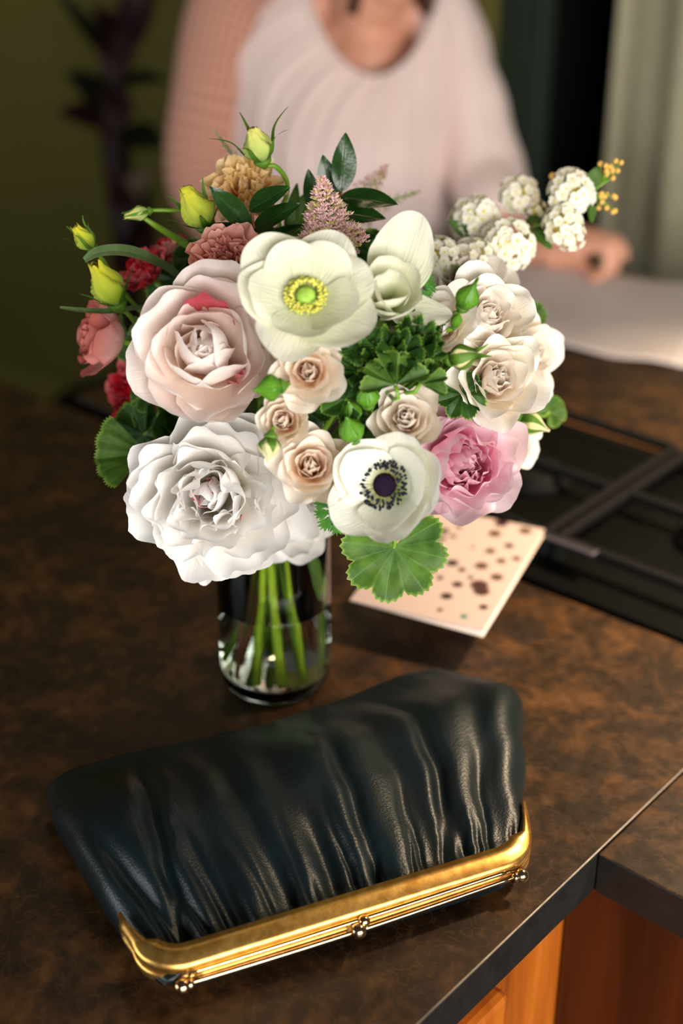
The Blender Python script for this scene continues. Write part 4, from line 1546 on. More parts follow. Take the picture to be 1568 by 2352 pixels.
def long_leaf(label, pts, wid, face, seed):
    """narrow curved leaf through several points"""
    P = [at_y(*q) for q in pts]
    root = empty('long_leaf', label, 'leaf', Matrix.Translation(P[0]))
    inv = root.matrix_world.inverted()
    Q = []
    E_ = [P[0] * 2 - P[1]] + P + [P[-1] * 2 - P[-2]]
    for i in range(1, len(E_) - 2):
        for k in range(8):
            t = k / 8
            a, b_, c, d = E_[i - 1], E_[i], E_[i + 1], E_[i + 2]
            Q.append(0.5 * ((2 * b_) + (c - a) * t + (2 * a - 5 * b_ + 4 * c - d) * t * t + (3 * b_ - a - 3 * c + d) * t ** 3))
    Q.append(P[-1])
    n = len(Q)
    fz = facing(face)
    rows, uvs = [], []
    for j, p in enumerate(Q):
        t = j / (n - 1)
        tg = (Q[min(j + 1, n - 1)] - Q[max(j - 1, 0)]).normalized()
        sd = tg.cross(fz).normalized()
        w = met(wid, p) / 2 * (0.10 + 0.9 * math.sin(PI * min(1, 0.06 + t * 0.97)) ** 0.55)
        up = sd.cross(tg)
        rows.append([inv @ (p + sd * w * s + up * (-0.25 * w * (1 - abs(s)))) for s in (-1, -0.6, -0.25, 0, 0.25, 0.6, 1)])
        uvs.append([(abs(s), 0.5 if abs(s) < 0.9 else 0.97) for s in (-1, -0.6, -0.25, 0, 0.25, 0.6, 1)])
    m = MB()
    m.grid(rows, uvs)
    link('leaf_blade', m.mesh('leaf_blade', M['euc']), root)


long_leaf('long grey green leaf arching over the large yellow-green bud', [(193, 597, .91), (225, 578, .912), (280, 574, .92), (335, 588, .93), (392, 618, .945), (440, 660, .96)], 32, (0.0, 0.35, 1), 1)
long_leaf('thin olive leaf pointing out over the dusty rose bloom', [(138, 706, .90), (190, 712, .908), (250, 714, .92), (330, 706, .935), (400, 720, .96)], 16, (0.0, 0.5, 1), 2)


def round_leaf_mesh(R, lobes, pleat, cup, seed, mat, span=155, teeth=0.035, deep=0.16, ruffle=0.0, rf=14, nr=9):
    rng = random.Random(seed)
    nth = lobes * (18 if ruffle else 12)
    rows, uvs = [], []
    for j in range(nr + 1):
        q = j / nr
        row, uv = [], []
        for i in range(nth + 1):
            th = R_(-span + 2 * span * i / nth)
            lp = (i / nth) * lobes
            fr = abs((lp % 1.0) - 0.5) * 2             # 0 on the lobe axis, 1 in the bay
            rr = R * (1 - deep * fr ** 2.2) * (1 - 0.10 * (abs(th) / PI) ** 2)
            if j == nr:
                rr *= 1 + teeth * (1 if i % 2 else -0.6)
            r = rr * (0.02 + 0.98 * q)
            z = R * (pleat * (fr - 0.5) * q + cup * q * q + ruffle * q ** 3 * math.sin(rf * th + seed) + 0.11 * noise.noise(Vector((math.cos(th) * q * 2, math.sin(th) * q * 2, seed * 1.7))))
            row.append(Vector((r * math.sin(th), r * math.cos(th), z)))
            uv.append((fr, q if j < nr else 1.0))
        rows.append(row)
        uvs.append(uv)
    m = MB()
    m.grid(rows, uvs)
    return m.mesh('leaf_blade', M[mat])


def round_leaf(label, px, py, Rpx, face, dirpx, mat='ger_leaf', lobes=7, pleat=0.16, cup=0.1, seed=1, off=0.0, y=None, ruffle=0.0, deep=0.16, rf=14, teeth=0.035, name='round_leaf', span=155, fold=None):
    """dirpx: direction in the picture in which the middle lobe points"""
    pos = at_y(px, py, y) if y else on_ball(px, py, off)
    R = met(Rpx, pos)
    z = facing(face)
    yv = (RT * dirpx[0] + UP * dirpx[1])
    yv = (yv - z * yv.dot(z)).normalized()
    x = yv.cross(z)
    mw = Matrix.Translation(pos) @ Matrix((x, yv, z)).transposed().to_4x4()
    root = empty(name, label, 'leaf', mw)
    me = round_leaf_mesh(R, lobes, pleat, cup, seed, mat, span, teeth, deep, ruffle, rf)
    if fold:
        for v in me.vertices:
            ax_ = abs(v.co.x)
            v.co.z += ax_ * math.tan(R_(fold))
            v.co.x *= math.cos(R_(fold))
    link('leaf_blade', me, root)
    m = MB()
    inv = mw.inverted()
    a = pos - z * 0.0004
    pts = [a, a - yv * R * 0.35 - z * R * 0.1, a - yv * R * 0.5 + (BC - a).normalized() * R * 0.6, a + (BC - a).normalized() * max(0.04, R)]
    m.tube([inv @ p for p in pts], 0.0013, 6)
    link('leaf_stalk', m.mesh('leaf_stalk', M['stem']), root)
    return root


round_leaf('large scalloped green leaf hanging below the black-eyed anemone', 905, 1258, 128, (0.10, -0.25, 1), (-0.15, -1), 'ger_leaf', 7, 0.10, 0.14, 3, off=0.012, deep=0.20)
round_leaf('lone round toothed leaf sticking out at the left above the white peony', 338, 1036, 122, (-0.15, 0.35, 0.9), (-1, -0.12), 'ger_leaf', 5, 0.02, 0.04, 4, y=0.895, span=52, deep=0.05, fold=14)
round_leaf('scalloped green leaf spreading above the round green bud', 908, 884, 84, (0.0, 0.30, 1), (-0.25, 1), 'ger_leaf', 5, 0.35, 0.15, 5, off=0.028, deep=0.20, span=105)
round_leaf('toothed green leaf between curly leaves and the cream rosebud', 965, 880, 66, (0.1, 0.3, 1), (0.5, 0.8), 'ger_leaf', 5, 0.35, 0.15, 6, off=0.026, deep=0.22, span=100)
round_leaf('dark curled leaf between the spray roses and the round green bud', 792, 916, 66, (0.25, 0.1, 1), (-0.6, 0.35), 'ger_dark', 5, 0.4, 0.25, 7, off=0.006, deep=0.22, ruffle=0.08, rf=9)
round_leaf('small dark leaf at the left edge behind the blush peony', 335, 905, 46, (-0.6, 0.2, 0.7), (-0.7, -0.3), 'ger_dark', 5, 0.2, 0.1, 8, y=0.95)
round_leaf('dark leaf behind the slanting bud stem', 440, 590, 52, (-0.2, 0.4, 0.8), (-0.2, 1), 'ger_dark', 5, 0.3, 0.1, 9, y=0.99, deep=0.2)
round_leaf('bright leaf edge peeping out at the right of the cream roses', 1225, 725, 34, (0.3, 0.1, 1), (1, 0.2), 'ger_leaf', 5, 0.1, 0.1, 10, y=1.02)
round_leaf('yellow-green leaf behind the outer right rose bud', 1262, 945, 42, (0.3, 0.2, 1), (0.6, 0.6), 'ger_leaf', 5, 0.2, 0.1, 11, y=0.99)
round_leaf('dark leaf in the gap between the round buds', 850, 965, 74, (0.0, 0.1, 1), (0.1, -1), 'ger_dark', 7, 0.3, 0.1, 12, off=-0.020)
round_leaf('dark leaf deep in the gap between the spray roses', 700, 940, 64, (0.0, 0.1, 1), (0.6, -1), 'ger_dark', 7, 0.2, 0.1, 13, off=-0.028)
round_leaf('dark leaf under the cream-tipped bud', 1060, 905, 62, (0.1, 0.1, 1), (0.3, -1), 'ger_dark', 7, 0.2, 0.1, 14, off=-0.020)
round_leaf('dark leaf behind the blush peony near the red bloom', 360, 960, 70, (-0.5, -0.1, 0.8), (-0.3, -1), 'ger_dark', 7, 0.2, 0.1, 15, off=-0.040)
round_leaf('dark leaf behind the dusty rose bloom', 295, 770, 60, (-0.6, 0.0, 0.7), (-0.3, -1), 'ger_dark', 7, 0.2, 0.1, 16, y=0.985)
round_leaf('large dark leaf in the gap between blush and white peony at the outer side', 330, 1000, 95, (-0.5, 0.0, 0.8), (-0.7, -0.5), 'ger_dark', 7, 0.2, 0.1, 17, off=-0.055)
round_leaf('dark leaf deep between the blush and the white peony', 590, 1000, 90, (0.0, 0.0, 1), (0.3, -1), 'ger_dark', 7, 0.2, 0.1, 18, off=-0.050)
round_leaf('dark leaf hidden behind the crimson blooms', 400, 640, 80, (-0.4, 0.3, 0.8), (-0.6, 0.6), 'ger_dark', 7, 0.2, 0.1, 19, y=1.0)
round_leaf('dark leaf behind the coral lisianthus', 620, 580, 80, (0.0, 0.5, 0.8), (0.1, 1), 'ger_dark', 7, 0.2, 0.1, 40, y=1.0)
_fr = random.Random(77)
for k in range(26):                     # leaves filling the heart of the bouquet
    th, ph = k * 2.39996, math.acos(1 - 2 * (k + 0.5) / 26)
    d = Vector((math.sin(ph) * math.cos(th), math.sin(ph) * math.sin(th), math.cos(ph) * 0.75))
    if d.z < -0.55 or d.dot(-FW) > 0.25:
        continue
    pos = BC + Vector((d.x * 0.118, d.y * 0.105, d.z * 0.105))
    zf = (d + Vector((0, 0, 0.2))).normalized()
    dp = Vector((_fr.uniform(-1, 1), _fr.uniform(-1, 1), _fr.uniform(-1, 0.6)))
    yv = (dp - zf * dp.dot(zf)).normalized()
    mw = Matrix.Translation(pos) @ Matrix((yv.cross(zf), yv, zf)).transposed().to_4x4()
    o = empty('filler_leaf', 'dark green scalloped leaf deep in the heart of the bouquet', 'leaf', mw, 'leaves in the heart of the bouquet')
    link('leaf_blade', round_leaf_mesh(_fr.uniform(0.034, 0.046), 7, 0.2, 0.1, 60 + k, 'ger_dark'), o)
    mm = MB()
    iv = mw.inverted()
    mm.tube([(0, 0, 0), iv @ (pos * 0.6 + BC * 0.4), iv @ (NECK + Vector((d.x * 0.02, d.y * 0.02, 0.0)))], 0.0013, 6)
    link('leaf_stalk', mm.mesh('leaf_stalk', M['stem']), o)
CURL = 'curly dark green leaves filling the gap below the two white anemones'
for i, (px, py, Rp, fc, dr_, off) in enumerate((
    (880, 815, 58, (0.0, 0.25, 1), (-0.4, 0.6), 0.012), (950, 790, 58, (0.1, 0.3, 1), (0.6, 0.5), 0.012), (835, 790, 56, (-0.2, 0.1, 1), (-1, 0.3), 0.012),
    (978, 740, 44, (0.1, 0.2, 1), (0.8, 0.5), 0.004), (915, 815, 60, (0.0, 0.1, 1), (0.2, -0.3), 0.020), (820, 850, 42, (-0.1, 0.1, 1), (-0.7, 0.1), 0.006),
    (975, 815, 46, (0.2, 0.1, 1), (1, 0.0), 0.018))):
    o = round_leaf('curly dark green leaf in the tuft below the two white anemones', px, py, Rp, fc, dr_, 'ger_dark', 7, 0.55, 0.5, 20 + i, off=off, ruffle=0.42, rf=10, deep=0.20, teeth=0.06, name='curly_leaf')
    o['group'] = CURL


def fern_leaf(label, px, py, Rpx, face, dirpx, off, seed, n=5):
    pos = on_ball(px, py, off)
    R = met(Rpx, pos)
    z = facing(face)
    yv = (RT * dirpx[0] + UP * dirpx[1])
    yv = (yv - z * yv.dot(z)).normalized()
    x = yv.cross(z)
    mw = Matrix.Translation(pos) @ Matrix((x, yv, z)).transposed().to_4x4()
    root = empty('feathery_leaf', label, 'leaf', mw)
    rng = random.Random(seed)
    for k in range(n):
        a = R_(-75 + 150 * k / (n - 1))
        m = MB()
        L = R * rng.uniform(0.85, 1.1)
        for f, da, ll in ((0.0, 0, 1.0), (0.42, 0.55, 0.5), (0.42, -0.55, 0.5), (0.62, 0.45, 0.36), (0.62, -0.45, 0.36)):
            b = Vector((math.sin(a), math.cos(a), 0)) * L * f
            d = Vector((math.sin(a + da), math.cos(a + da), 0))
            sd = Vector((d.y, -d.x, 0))
            rows, uvs = [], []
            for j in range(8):
                t = j / 7
                w = R * 0.075 * math.sin(PI * (0.12 + 0.86 * t)) * (1.2 if f == 0 else 1)
                c = b + d * L * ll * t
                c.z += -R * 0.22 * ((c.length / R) ** 2) + 0.01 * R * k
                rows.append([c - sd * w + Vector((0, 0, 0.3 * w)), c, c + sd * w + Vector((0, 0, 0.3 * w))])
                uvs.append([(1, 0.5), (0, 0.5), (1, 0.5)])
            m.grid(rows, uvs)
        link('leaflet', m.mesh('leaflet', M['fern']), root)
    m = MB()
    inv = mw.inverted()
    m.tube([(0, 0, 0), inv @ (pos + (BC - pos).normalized() * 0.05)], 0.0012, 6)
    link('leaf_stalk', m.mesh('leaf_stalk', M['stem']), root)


fern_leaf('feathery green leaf under the black-eyed anemone, left part of the frill', 775, 1170, 62, (0.1, -0.2, 1), (-0.6, -0.8), 0.012, 1)
fern_leaf('feathery green leaf under the black-eyed anemone, pointing straight down', 812, 1185, 62, (0.1, -0.2, 1), (0.0, -1), 0.010, 2)
fern_leaf('feathery green leaf beside the half closed anemone', 950, 650, 60, (0.2, 0.2, 1), (0.9, 0.5), 0.010, 3)
fern_leaf('feathery green leaf in the gap under the pale round bud', 835, 1020, 40, (0.1, 0.2, 1), (0.4, -0.3), 0.006, 4)


# ------------------------------------------------------------------ astilbe plumes
def plume(label, base, tip, wid, seed, mats, n=240, lat=6):
    B, T_ = at_y(*base), at_y(*tip)
    ax = T_ - B
    H = ax.length
    R = met(wid, B) / 2
    root = empty('astilbe_plume', label, 'flower', frame_of(B, ax))
    rng = random.Random(seed)
    m = MB()
    m.tube([(0, 0, -H * 0.5), (0, 0, 0), (0, 0, H)], [0.0013, 0.0011, 0.0003], 6)
    for k in range(26):
        t = k / 26
        a = k * 2.4
        r = R * (1 - t) ** 0.8 * 0.85
        m.tube([(0, 0, H * t * 0.95), (r * math.cos(a), r * math.sin(a), H * (t * 0.95 + 0.10))], 0.0004, 4, caps=False)
    link('stem', m.mesh('stem', M['stem']), root)
    fm = MB()
    for k in range(n):
        t = rng.random() ** 1.35
        a = rng.uniform(0, 2 * PI)
        r = R * (1 - t) ** 0.85 * math.sqrt(rng.uniform(0.25, 1.0))
        c = Vector((r * math.cos(a), r * math.sin(a), H * (t * 0.97 + 0.03) + 0.1 * R))
        s = R * rng.uniform(0.05, 0.085)
        mi = 0 if rng.random() < 0.8 else 1
        for q in range(5):
            th = 2 * PI * q / 5 + a
            d = Vector((math.cos(th), math.sin(th), rng.uniform(0.3, 1.2))).normalized()
            sd = d.orthogonal().normalized() * s * 0.42
            b = len(fm.v)
            for p in (c, c + d * s * 0.9 + sd, c + d * s * 1.9, c + d * s * 0.9 - sd):
                fm.v.append(tuple(p)); fm.uv.append((0, 0))
            fm.f.append((b, b + 1, b + 2, b + 3)); fm.mi.append(mi)
    o = link('florets', fm.mesh('florets', [M[x] for x in mats]), root)
    o['kind'] = 'stuff'


plume('pink astilbe plume standing in front of the upright dark leaves', (765, 585, .905), (738, 420, .925), 176, 1, ('ast', 'ast_y'), 760)
plume('short pink astilbe spike leaning to the dark leaf on the right', (770, 560, .905), (822, 578, .90), 60, 2, ('ast', 'ast_y'), 160)
plume('blurred pale pink astilbe behind the dark leaf sprig', (800, 500, 1.07), (885, 384, 1.09), 110, 3, ('ast', 'ast_y'), 420)
plume('thin yellow-pink astilbe spike reaching right behind the dark leaves', (840, 480, 1.07), (962, 440, 1.09), 60, 4, ('ast', 'ast_y'), 150)
plume('pale whitish astilbe spike at the top left of the peach lisianthus', (552, 380, 1.06), (492, 300, 1.08), 34, 5, ('spir', 'ast_y'), 150)


# ------------------------------------------------------------------ spirea sprays
def floret_mesh():
    m = MB()
    for q in range(5):
        th = 2 * PI * q / 5
        rows = []
        for j in range(4):
            t = j / 3
            w = (0.16 + 0.32 * math.sin(PI * min(1, t * 0.85 + 0.05)))
            r = 0.12 + 0.88 * t
            rows.append([Vector((r * math.cos(th) - s * w * math.sin(th), r * math.sin(th) + s * w * math.cos(th), 0.06 + 0.16 * t + 0.08 * abs(s))) for s in (-1, 0, 1)])
        m.grid(rows, None, 0)
    m.ball((0, 0, 0.10), 0.24, 8, 4, 1, (1, 1, 0.6))
    return m.mesh('floret', [M['spir'], M['spir_c']])


FLO = floret_mesh()
mbud = MB()
mbud.ball((0, 0, 0), 1.0, 8, 6)
BUDM = mbud.mesh('flower_bud', M['spir_bud'])


def spirea(label, stem_px, clusters, buds=(), leaves=(), seed=1):
    P = [at_y(*q) for q in stem_px]
    root = empty('spirea_spray', label, 'flower', Matrix.Translation(P[-1]))
    inv = root.matrix_world.inverted()
    m = MB()
    m.tube([inv @ p for p in P], [0.0010 + 0.0008 * i / len(P) for i in range(len(P))], 7)
    link('stem', m.mesh('stem', M['stem']), root)
    rng = random.Random(seed)
    for cx, cy, rad, y, n, fc in clusters:
        n = int(n * 1.45)
        C = at_y(cx, cy, y)
        Rm = met(rad, C)
        f = facing(fc)
        core = MB()
        core.ball(inv @ (C - f * Rm * 0.35), Rm * 0.55, 12, 8)
        link('cluster_core', core.mesh('cluster_core', M['spir_c']), root)
        tw = MB()
        near = min(P, key=lambda p: (p - C).length)
        tw.tube([inv @ near, inv @ (C - f * Rm * 0.5)], 0.0010, 6)
        link('twig', tw.mesh('twig', M['stem']), root)
        for k in range(n):
            # golden spiral over the dome facing f
            u = (k + 0.5) / n
            th = math.acos(1 - u * 1.15)
            az = k * 2.39996
            zx = f.orthogonal().normalized()
            zy = f.cross(zx)
            d = (f * math.cos(th) + (zx * math.cos(az) + zy * math.sin(az)) * math.sin(th))
            d = (d + Vector((rng.uniform(-.12, .12), rng.uniform(-.12, .12), rng.uniform(-.12, .12)))).normalized()
            p = C - f * Rm * 0.35 + d * Rm * rng.uniform(0.85, 1.0)
            s = Rm * rng.uniform(0.27, 0.33)
            mw = frame_of(p, (d + f * 0.25), rng.uniform(0, 72)) @ Matrix.Scale(s, 4)
            link('floret', FLO, root, inv @ mw)
    for bx, by, y, r, stalk in buds:
        B = at_y(bx, by, y)
        link('flower_bud', BUDM, root, inv @ Matrix.Translation(B) @ Matrix.Scale(met(r, B), 4))
        tw = MB()
        tw.tube([inv @ at_y(*stalk), inv @ B], 0.0005, 5)
        link('bud_stalk', tw.mesh('bud_stalk', M['stem']), root)
    for b, t, w, nrm in leaves:
        leaf_between(root, at_y(*b), at_y(*t), met(w, at_y(*b)), 'ger_leaf', facing(nrm), 0.1, 0.2, 1, 0.0)
    return root


rr_ = random.Random(8)
tipbuds = []
for cx, cy in ((1402, 383), (1408, 398), (1384, 392)):
    for k in range(5):
        tipbuds.append((cx + rr_.uniform(-18, 24), cy + rr_.uniform(-16, 14), 1.05 + rr_.uniform(-.006, .006), 6.5, (1380, 420, 1.05)))
for k in range(11):
    tipbuds.append((1392 + rr_.uniform(-22, 22), 468 + rr_.uniform(-24, 24), 1.05 + rr_.uniform(-.006, .006), 6.5, (1362, 440, 1.05)))
tipbuds += [(1268, 404, 1.06, 8.5, (1266, 470, 1.06)), (1288, 400, 1.06, 8, (1300, 430, 1.06)), (1378, 376, 1.05, 7, (1380, 420, 1.05))]
spirea('white spirea spray reaching far right with ochre buds at its tip', [(1400, 410, 1.05), (1372, 430, 1.05), (1330, 470, 1.055), (1280, 500, 1.06), (1230, 520, 1.06), (1170, 570, 1.05), (1090, 660, 1.02)],
       [(1318, 432, 52, 1.05, 24, (0.2, 0.3, 1)), (1290, 512, 44, 1.035, 18, (-0.1, 0.0, 1)), (1312, 545, 34, 1.035, 10, (0.1, -0.4, 1)), (1192, 440, 46, 1.085, 20, (0, 0.4, 1)), (1235, 478, 24, 1.07, 7, (0.2, 0.3, 1))], tipbuds,
       [((1352, 440, 1.05), (1372, 384, 1.05), 40, (0.2, 0.2, 1)), ((1225, 530, 1.05), (1270, 570, 1.045), 36, (0.1, 0.6, 1)), ((1356, 470, 1.05), (1362, 512, 1.05), 24, (0.3, 0.3, 1)),
        ((1205, 510, 1.06), (1245, 500, 1.055), 30, (0, 0.7, 1))], 1)
spirea('white spirea spray with two full round clusters over the cream garden rose', [(1080, 490, 1.06), (1120, 540, 1.05), (1150, 600, 1.04), (1120, 680, 1.02)],
       [(1092, 498, 58, 1.05, 26, (-0.1, 0.4, 1)), (1168, 558, 60, 1.02, 28, (0.1, 0.1, 1))], [],
       [((1085, 545, 1.04), (1032, 505, 1.04), 30, (-0.3, 0.2, 1)), ((1130, 620, 1.02), (1180, 625, 1.01), 30, (0.1, 0.2, 1))], 2)
spirea('yellowish white spirea cluster between half closed anemone and cream rose', [(1010, 570, 1.0), (1020, 620, 1.0), (1000, 700, 0.99)],
       [(1005, 585, 46, 0.985, 20, (-0.2, 0.4, 1)), (1095, 580, 40, 1.0, 16, (0.2, 0.5, 1))], [],
       [((1000, 545, 1.0), (1030, 548, 1.0), 14, (0, 0.5, 1))], 3)

# loose stems standing in the water
for i, (x0, y0, x1, y1, mat, r) in enumerate(((-0.020, -0.010, -0.026, -0.020, 'stem_brown', 0.0018), (-0.012, 0.012, -0.022, 0.005, 'stem', 0.0022), (0.030, -0.006, 0.034, -0.018, 'stem', 0.0032), (0.014, 0.006, 0.020, 0.016, 'stem_brown', 0.0018))):
    root = empty('cut_stem', ['thin brown cut stem leaning left in the vase water', 'green cut stem slanting left in the vase water', 'thick green cut stem at the right side of the vase', 'thin brown cut stem at the back of the vase'][i], 'stem', Matrix.Translation((VX + x1, VY + y1, CT + 0.0145)))
    inv = root.matrix_world.inverted()
    m = MB()
    a, b = Vector((VX + x1, VY + y1, CT + 0.0145)), Vector((VX + x0, VY + y0, CT + VH + 0.03))
    m.tube([inv @ (a + (b - a) * k / 6 + Vector((0.002 * math.sin(k), 0, 0))) for k in range(7)], r, 8)
    link('stem', m.mesh('stem', M[mat]), root)
    leaf_between(root, a + (b - a) * 0.25, a + (b - a) * 0.45 + Vector((0.008 * (1 if x0 > 0 else -1), -0.006, 0)), 0.008, 'ger_leaf', Vector((0, -1, 0.3)), 0.1, 0.2, i, 0.0)

# ------------------------------------------------------------------ seated woman behind the worktop
def skin_mat():
    T = NT('skin')
    n = T.noise(30, 4)
    col = T.ramp(n, [(0.3, lin((216, 152, 124))), (0.7, lin((230, 170, 142)))])
    p = T.n('ShaderNodeBsdfPrincipled')
    T.l(col, p.inputs['Base Color'])
    p.inputs['Roughness'].default_value = 0.5
    p.inputs['Subsurface Weight'].default_value = 0.12
    p.inputs['Subsurface Radius'].default_value = (0.01, 0.004, 0.002)
    return T.done(p.outputs[0])


def blouse_mat():
    T = NT('pale_pink_pleated_cloth')
    n = T.noise(500, 2)
    col = T.ramp(T.noise(8, 3), [(0.3, lin((238, 213, 205))), (0.7, lin((243, 221, 214)))])
    return T.thin(T.bsdf(col, 0.85, normal=T.bump(n, 0.15, 0.0005), sheen=0.25, spec=0.15), col, 0.12)


def knit_mat():
    T = NT('dusty_pink_waffle_knit')
    uv = T.n('ShaderNodeTexCoord').outputs['UV']
    sep = T.n('ShaderNodeSeparateXYZ')
    T.l(uv, sep.inputs[0])
    a = T.math('SINE', T.math('MULTIPLY', sep.outputs[0], 2 * PI * 34))
    b = T.math('SINE', T.math('MULTIPLY', sep.outputs[1], 2 * PI * 40))
    h = T.math('MAXIMUM', a, b)
    f = T.math('ADD', 0.5, T.math('MULTIPLY', h, 0.5))
    col = T.ramp(f, [(0.15, lin((148, 90, 72))), (0.85, lin((206, 152, 132)))])
    return T.done(T.bsdf(col, 0.9, normal=T.bump(f, 0.8, 0.004), sheen=0.3, spec=0.1))


M['skin'] = skin_mat()
M['blouse'] = blouse_mat()
M['knit'] = knit_mat()
M['hair'] = plain('brown_hair', (70, 46, 30), 0.5, var=0.3, scale=120, bump=0.4)
M['trousers'] = plain('dark_trousers', (30, 32, 40), 0.8, var=0.2, scale=80)
M['eye'] = plain('eye_white', (225, 220, 214), 0.3, var=0.05)
M['iris'] = plain('brown_iris', (48, 30, 20), 0.25, var=0.2)
M['lip'] = plain('lip', (176, 92, 84), 0.5, var=0.1)

person = empty('person', 'seated woman in a pale pink pleated blouse and dusty pink knit cardigan', 'person', Matrix.Translation((0.02, 2.36, 0.60)))
pinv = person.matrix_world.inverted()


def chain(m, pts, rad, n=14, sub=5):
    """rounded tapered limb through pts (world)"""
    P = [Vector(p) for p in pts]
    if len(P) == 2:
        P = [P[0], (P[0] + P[1]) / 2, P[1]]
        rad = [rad[0], (rad[0] + rad[1]) / 2, rad[1]]
    Q, Rr = [], []
    E_ = [P[0] * 2 - P[1]] + P + [P[-1] * 2 - P[-2]]
    for i in range(len(P) - 1):
        for k in range(sub):
            t = k / sub
            a, b, c, d = E_[i], E_[i + 1], E_[i + 2], E_[i + 3]
            Q.append(0.5 * ((2 * b) + (c - a) * t + (2 * a - 5 * b + 4 * c - d) * t * t + (3 * b - a - 3 * c + d) * t ** 3))
            Rr.append(rad[i] + (rad[i + 1] - rad[i]) * t)
    Q.append(P[-1]); Rr.append(rad[-1])
    # round ends
    d0 = (Q[0] - Q[1]).normalized(); d1 = (Q[-1] - Q[-2]).normalized()
    head = [(Q[0] + d0 * Rr[0] * s, Rr[0] * c) for s, c in ((0.95, 0.31), (0.8, 0.6), (0.45, 0.89))]
    tail = [(Q[-1] + d1 * Rr[-1] * s, Rr[-1] * c) for s, c in ((0.45, 0.89), (0.8, 0.6), (0.95, 0.31))]
    full = head + list(zip(Q, Rr)) + tail
    m.tube([pinv @ p for p, _ in full], [r for _, r in full], n)


HN = (0.338, 1.985)         # hand
L_SH, L_EL, L_WR = Vector((0.145, 2.375, 1.215)), Vector((0.226, 2.285, 0.985)), at_y(1200, 592, 2.05)
R_SH, R_EL, R_WR = Vector((-0.165, 2.385, 1.225)), Vector((-0.222, 2.31, 0.965)), Vector((-0.07, 2.17, 0.800))
b = MB()
chain(b, [(0.0, 2.40, 0.66), (0.0, 2.40, 0.85), (0.0, 2.385, 1.05), (0.02, 2.385, 1.19)], [0.135, 0.130, 0.120, 0.075], 20)
chain(b, [L_SH, (0.02, 2.39, 1.225), R_SH], [0.050, 0.060, 0.050], 16)
chain(b, [(0.0, 2.36, 0.98), (0.035, 2.355, 1.12), (0.045, 2.365, 1.18)], [0.10, 0.085, 0.070], 18)
chain(b, [(0.03, 2.38, 1.20), (0.055, 2.325, 1.27), (0.07, 2.30, 1.33)], [0.068, 0.057, 0.056], 16)
chain(b, [L_SH, L_EL, L_WR], [0.048, 0.038, 0.026], 14)
chain(b, [R_SH, R_EL, R_WR], [0.048, 0.038, 0.026], 14)
# legs, seated on the stool, feet on its ring
for s in (-1, 1):
    chain(b, [(0.09 * s, 2.40, 0.665), (0.11 * s + 0.0, 2.06, 0.665)], [0.085, 0.062], 16)
    chain(b, [(0.11 * s, 2.06, 0.665), (0.10 * s, 2.10, 0.42), (0.09 * s, 2.17, 0.245)], [0.060, 0.050, 0.034], 14)
    chain(b, [(0.09 * s, 2.19, 0.235), (0.095 * s, 2.08, 0.215), (0.10 * s, 2.01, 0.205)], [0.034, 0.032, 0.024], 12)

# head: built upright, then bent forward over the papers
HM = Matrix.Translation((0.078, 2.275, 1.375)) @ Matrix.Rotation(R_(12), 4, 'Z') @ Matrix.Rotation(R_(20), 4, 'X')


def hpt(x, y, z):
    """x to her left, y towards her face, z up; metres from the head's middle"""
    return HM @ Vector((x, -y, z))


def hball(c, r, s=(1, 1, 1), n=18, mm=12):
    t = MB()
    t.ball((0, 0, 0), 1.0, n, mm, 0, (r * s[0], r * s[1], r * s[2]))
    b0 = len(b.v)
    for v in t.v:
        b.v.append(tuple(pinv @ hpt(c[0] + v[0], c[1] + v[1], c[2] + v[2])))
        b.uv.append((0, 0))
    for f in t.f:
        b.f.append(tuple(reversed([i + b0 for i in f])))
        b.mi.append(0)


hball((0, -0.010, 0.030), 0.080, (0.92, 1.12, 1.08), 24, 16)      # skull
hball((0, 0.030, -0.035), 0.060, (0.98, 0.95, 1.15))             # face
hball((0, 0.045, -0.090), 0.034, (1.0, 0.9, 0.75))               # chin
hball((0.036, 0.030, -0.060), 0.036)                             # cheeks and jaw
hball((-0.036, 0.030, -0.060), 0.036)
hball((0, 0.086, -0.010), 0.010, (0.85, 1.0, 2.4))               # nose ridge
hball((0, 0.094, -0.028), 0.013, (1.1, 1, 0.85))                 # nose tip
hball((0, 0.080, 0.026), 0.016, (2.6, 0.8, 0.7))                 # brow
hball((0, 0.078, -0.056), 0.012, (2.0, 0.8, 0.6))                # upper lip mound
hball((0, 0.075, -0.068), 0.012, (1.8, 0.8, 0.6))
for s in (-1, 1):
    hball((0.031 * s, 0.069, 0.013), 0.0150, (1.15, 0.75, 0.55))  # upper eyelids
    hball((0.031 * s, 0.069, -0.004), 0.0140, (1.1, 0.7, 0.40))  # lower eyelids
    hball((0.076 * s, -0.008, -0.008), 0.020, (0.35, 0.8, 1.45))  # ears

# left hand on the papers: palm, four fingers, thumb
TIP = at_z(1388, 632, CT + 0.012)
K = [at_y(1322, 532, 2.005), at_y(1345, 535, 1.990), at_y(1362, 545, 1.975), at_y(1362, 566, 1.958)]    # little .. index knuckles
palm0 = L_WR
for k in K:
    chain(b, [palm0, palm0 * 0.45 + k * 0.55 + Vector((0, 0, 0.004)), k], [0.021, 0.0150, 0.0110], 12)
chain(b, K, [0.0110] * 4, 12)
fing = (
    [K[0], at_y(1390, 545, 2.00), at_y(1412, 570, 1.99), at_y(1418, 592, 1.985)],
    [K[1], at_y(1408, 548, 1.975), at_y(1430, 570, 1.965), at_y(1436, 590, 1.96)],
    [K[2], at_y(1405, 556, 1.955), at_y(1416, 585, 1.95), TIP + Vector((0.016, 0.014, 0.000))],
    [K[3], at_y(1396, 570, 1.945), at_y(1394, 600, 1.94), TIP],
)
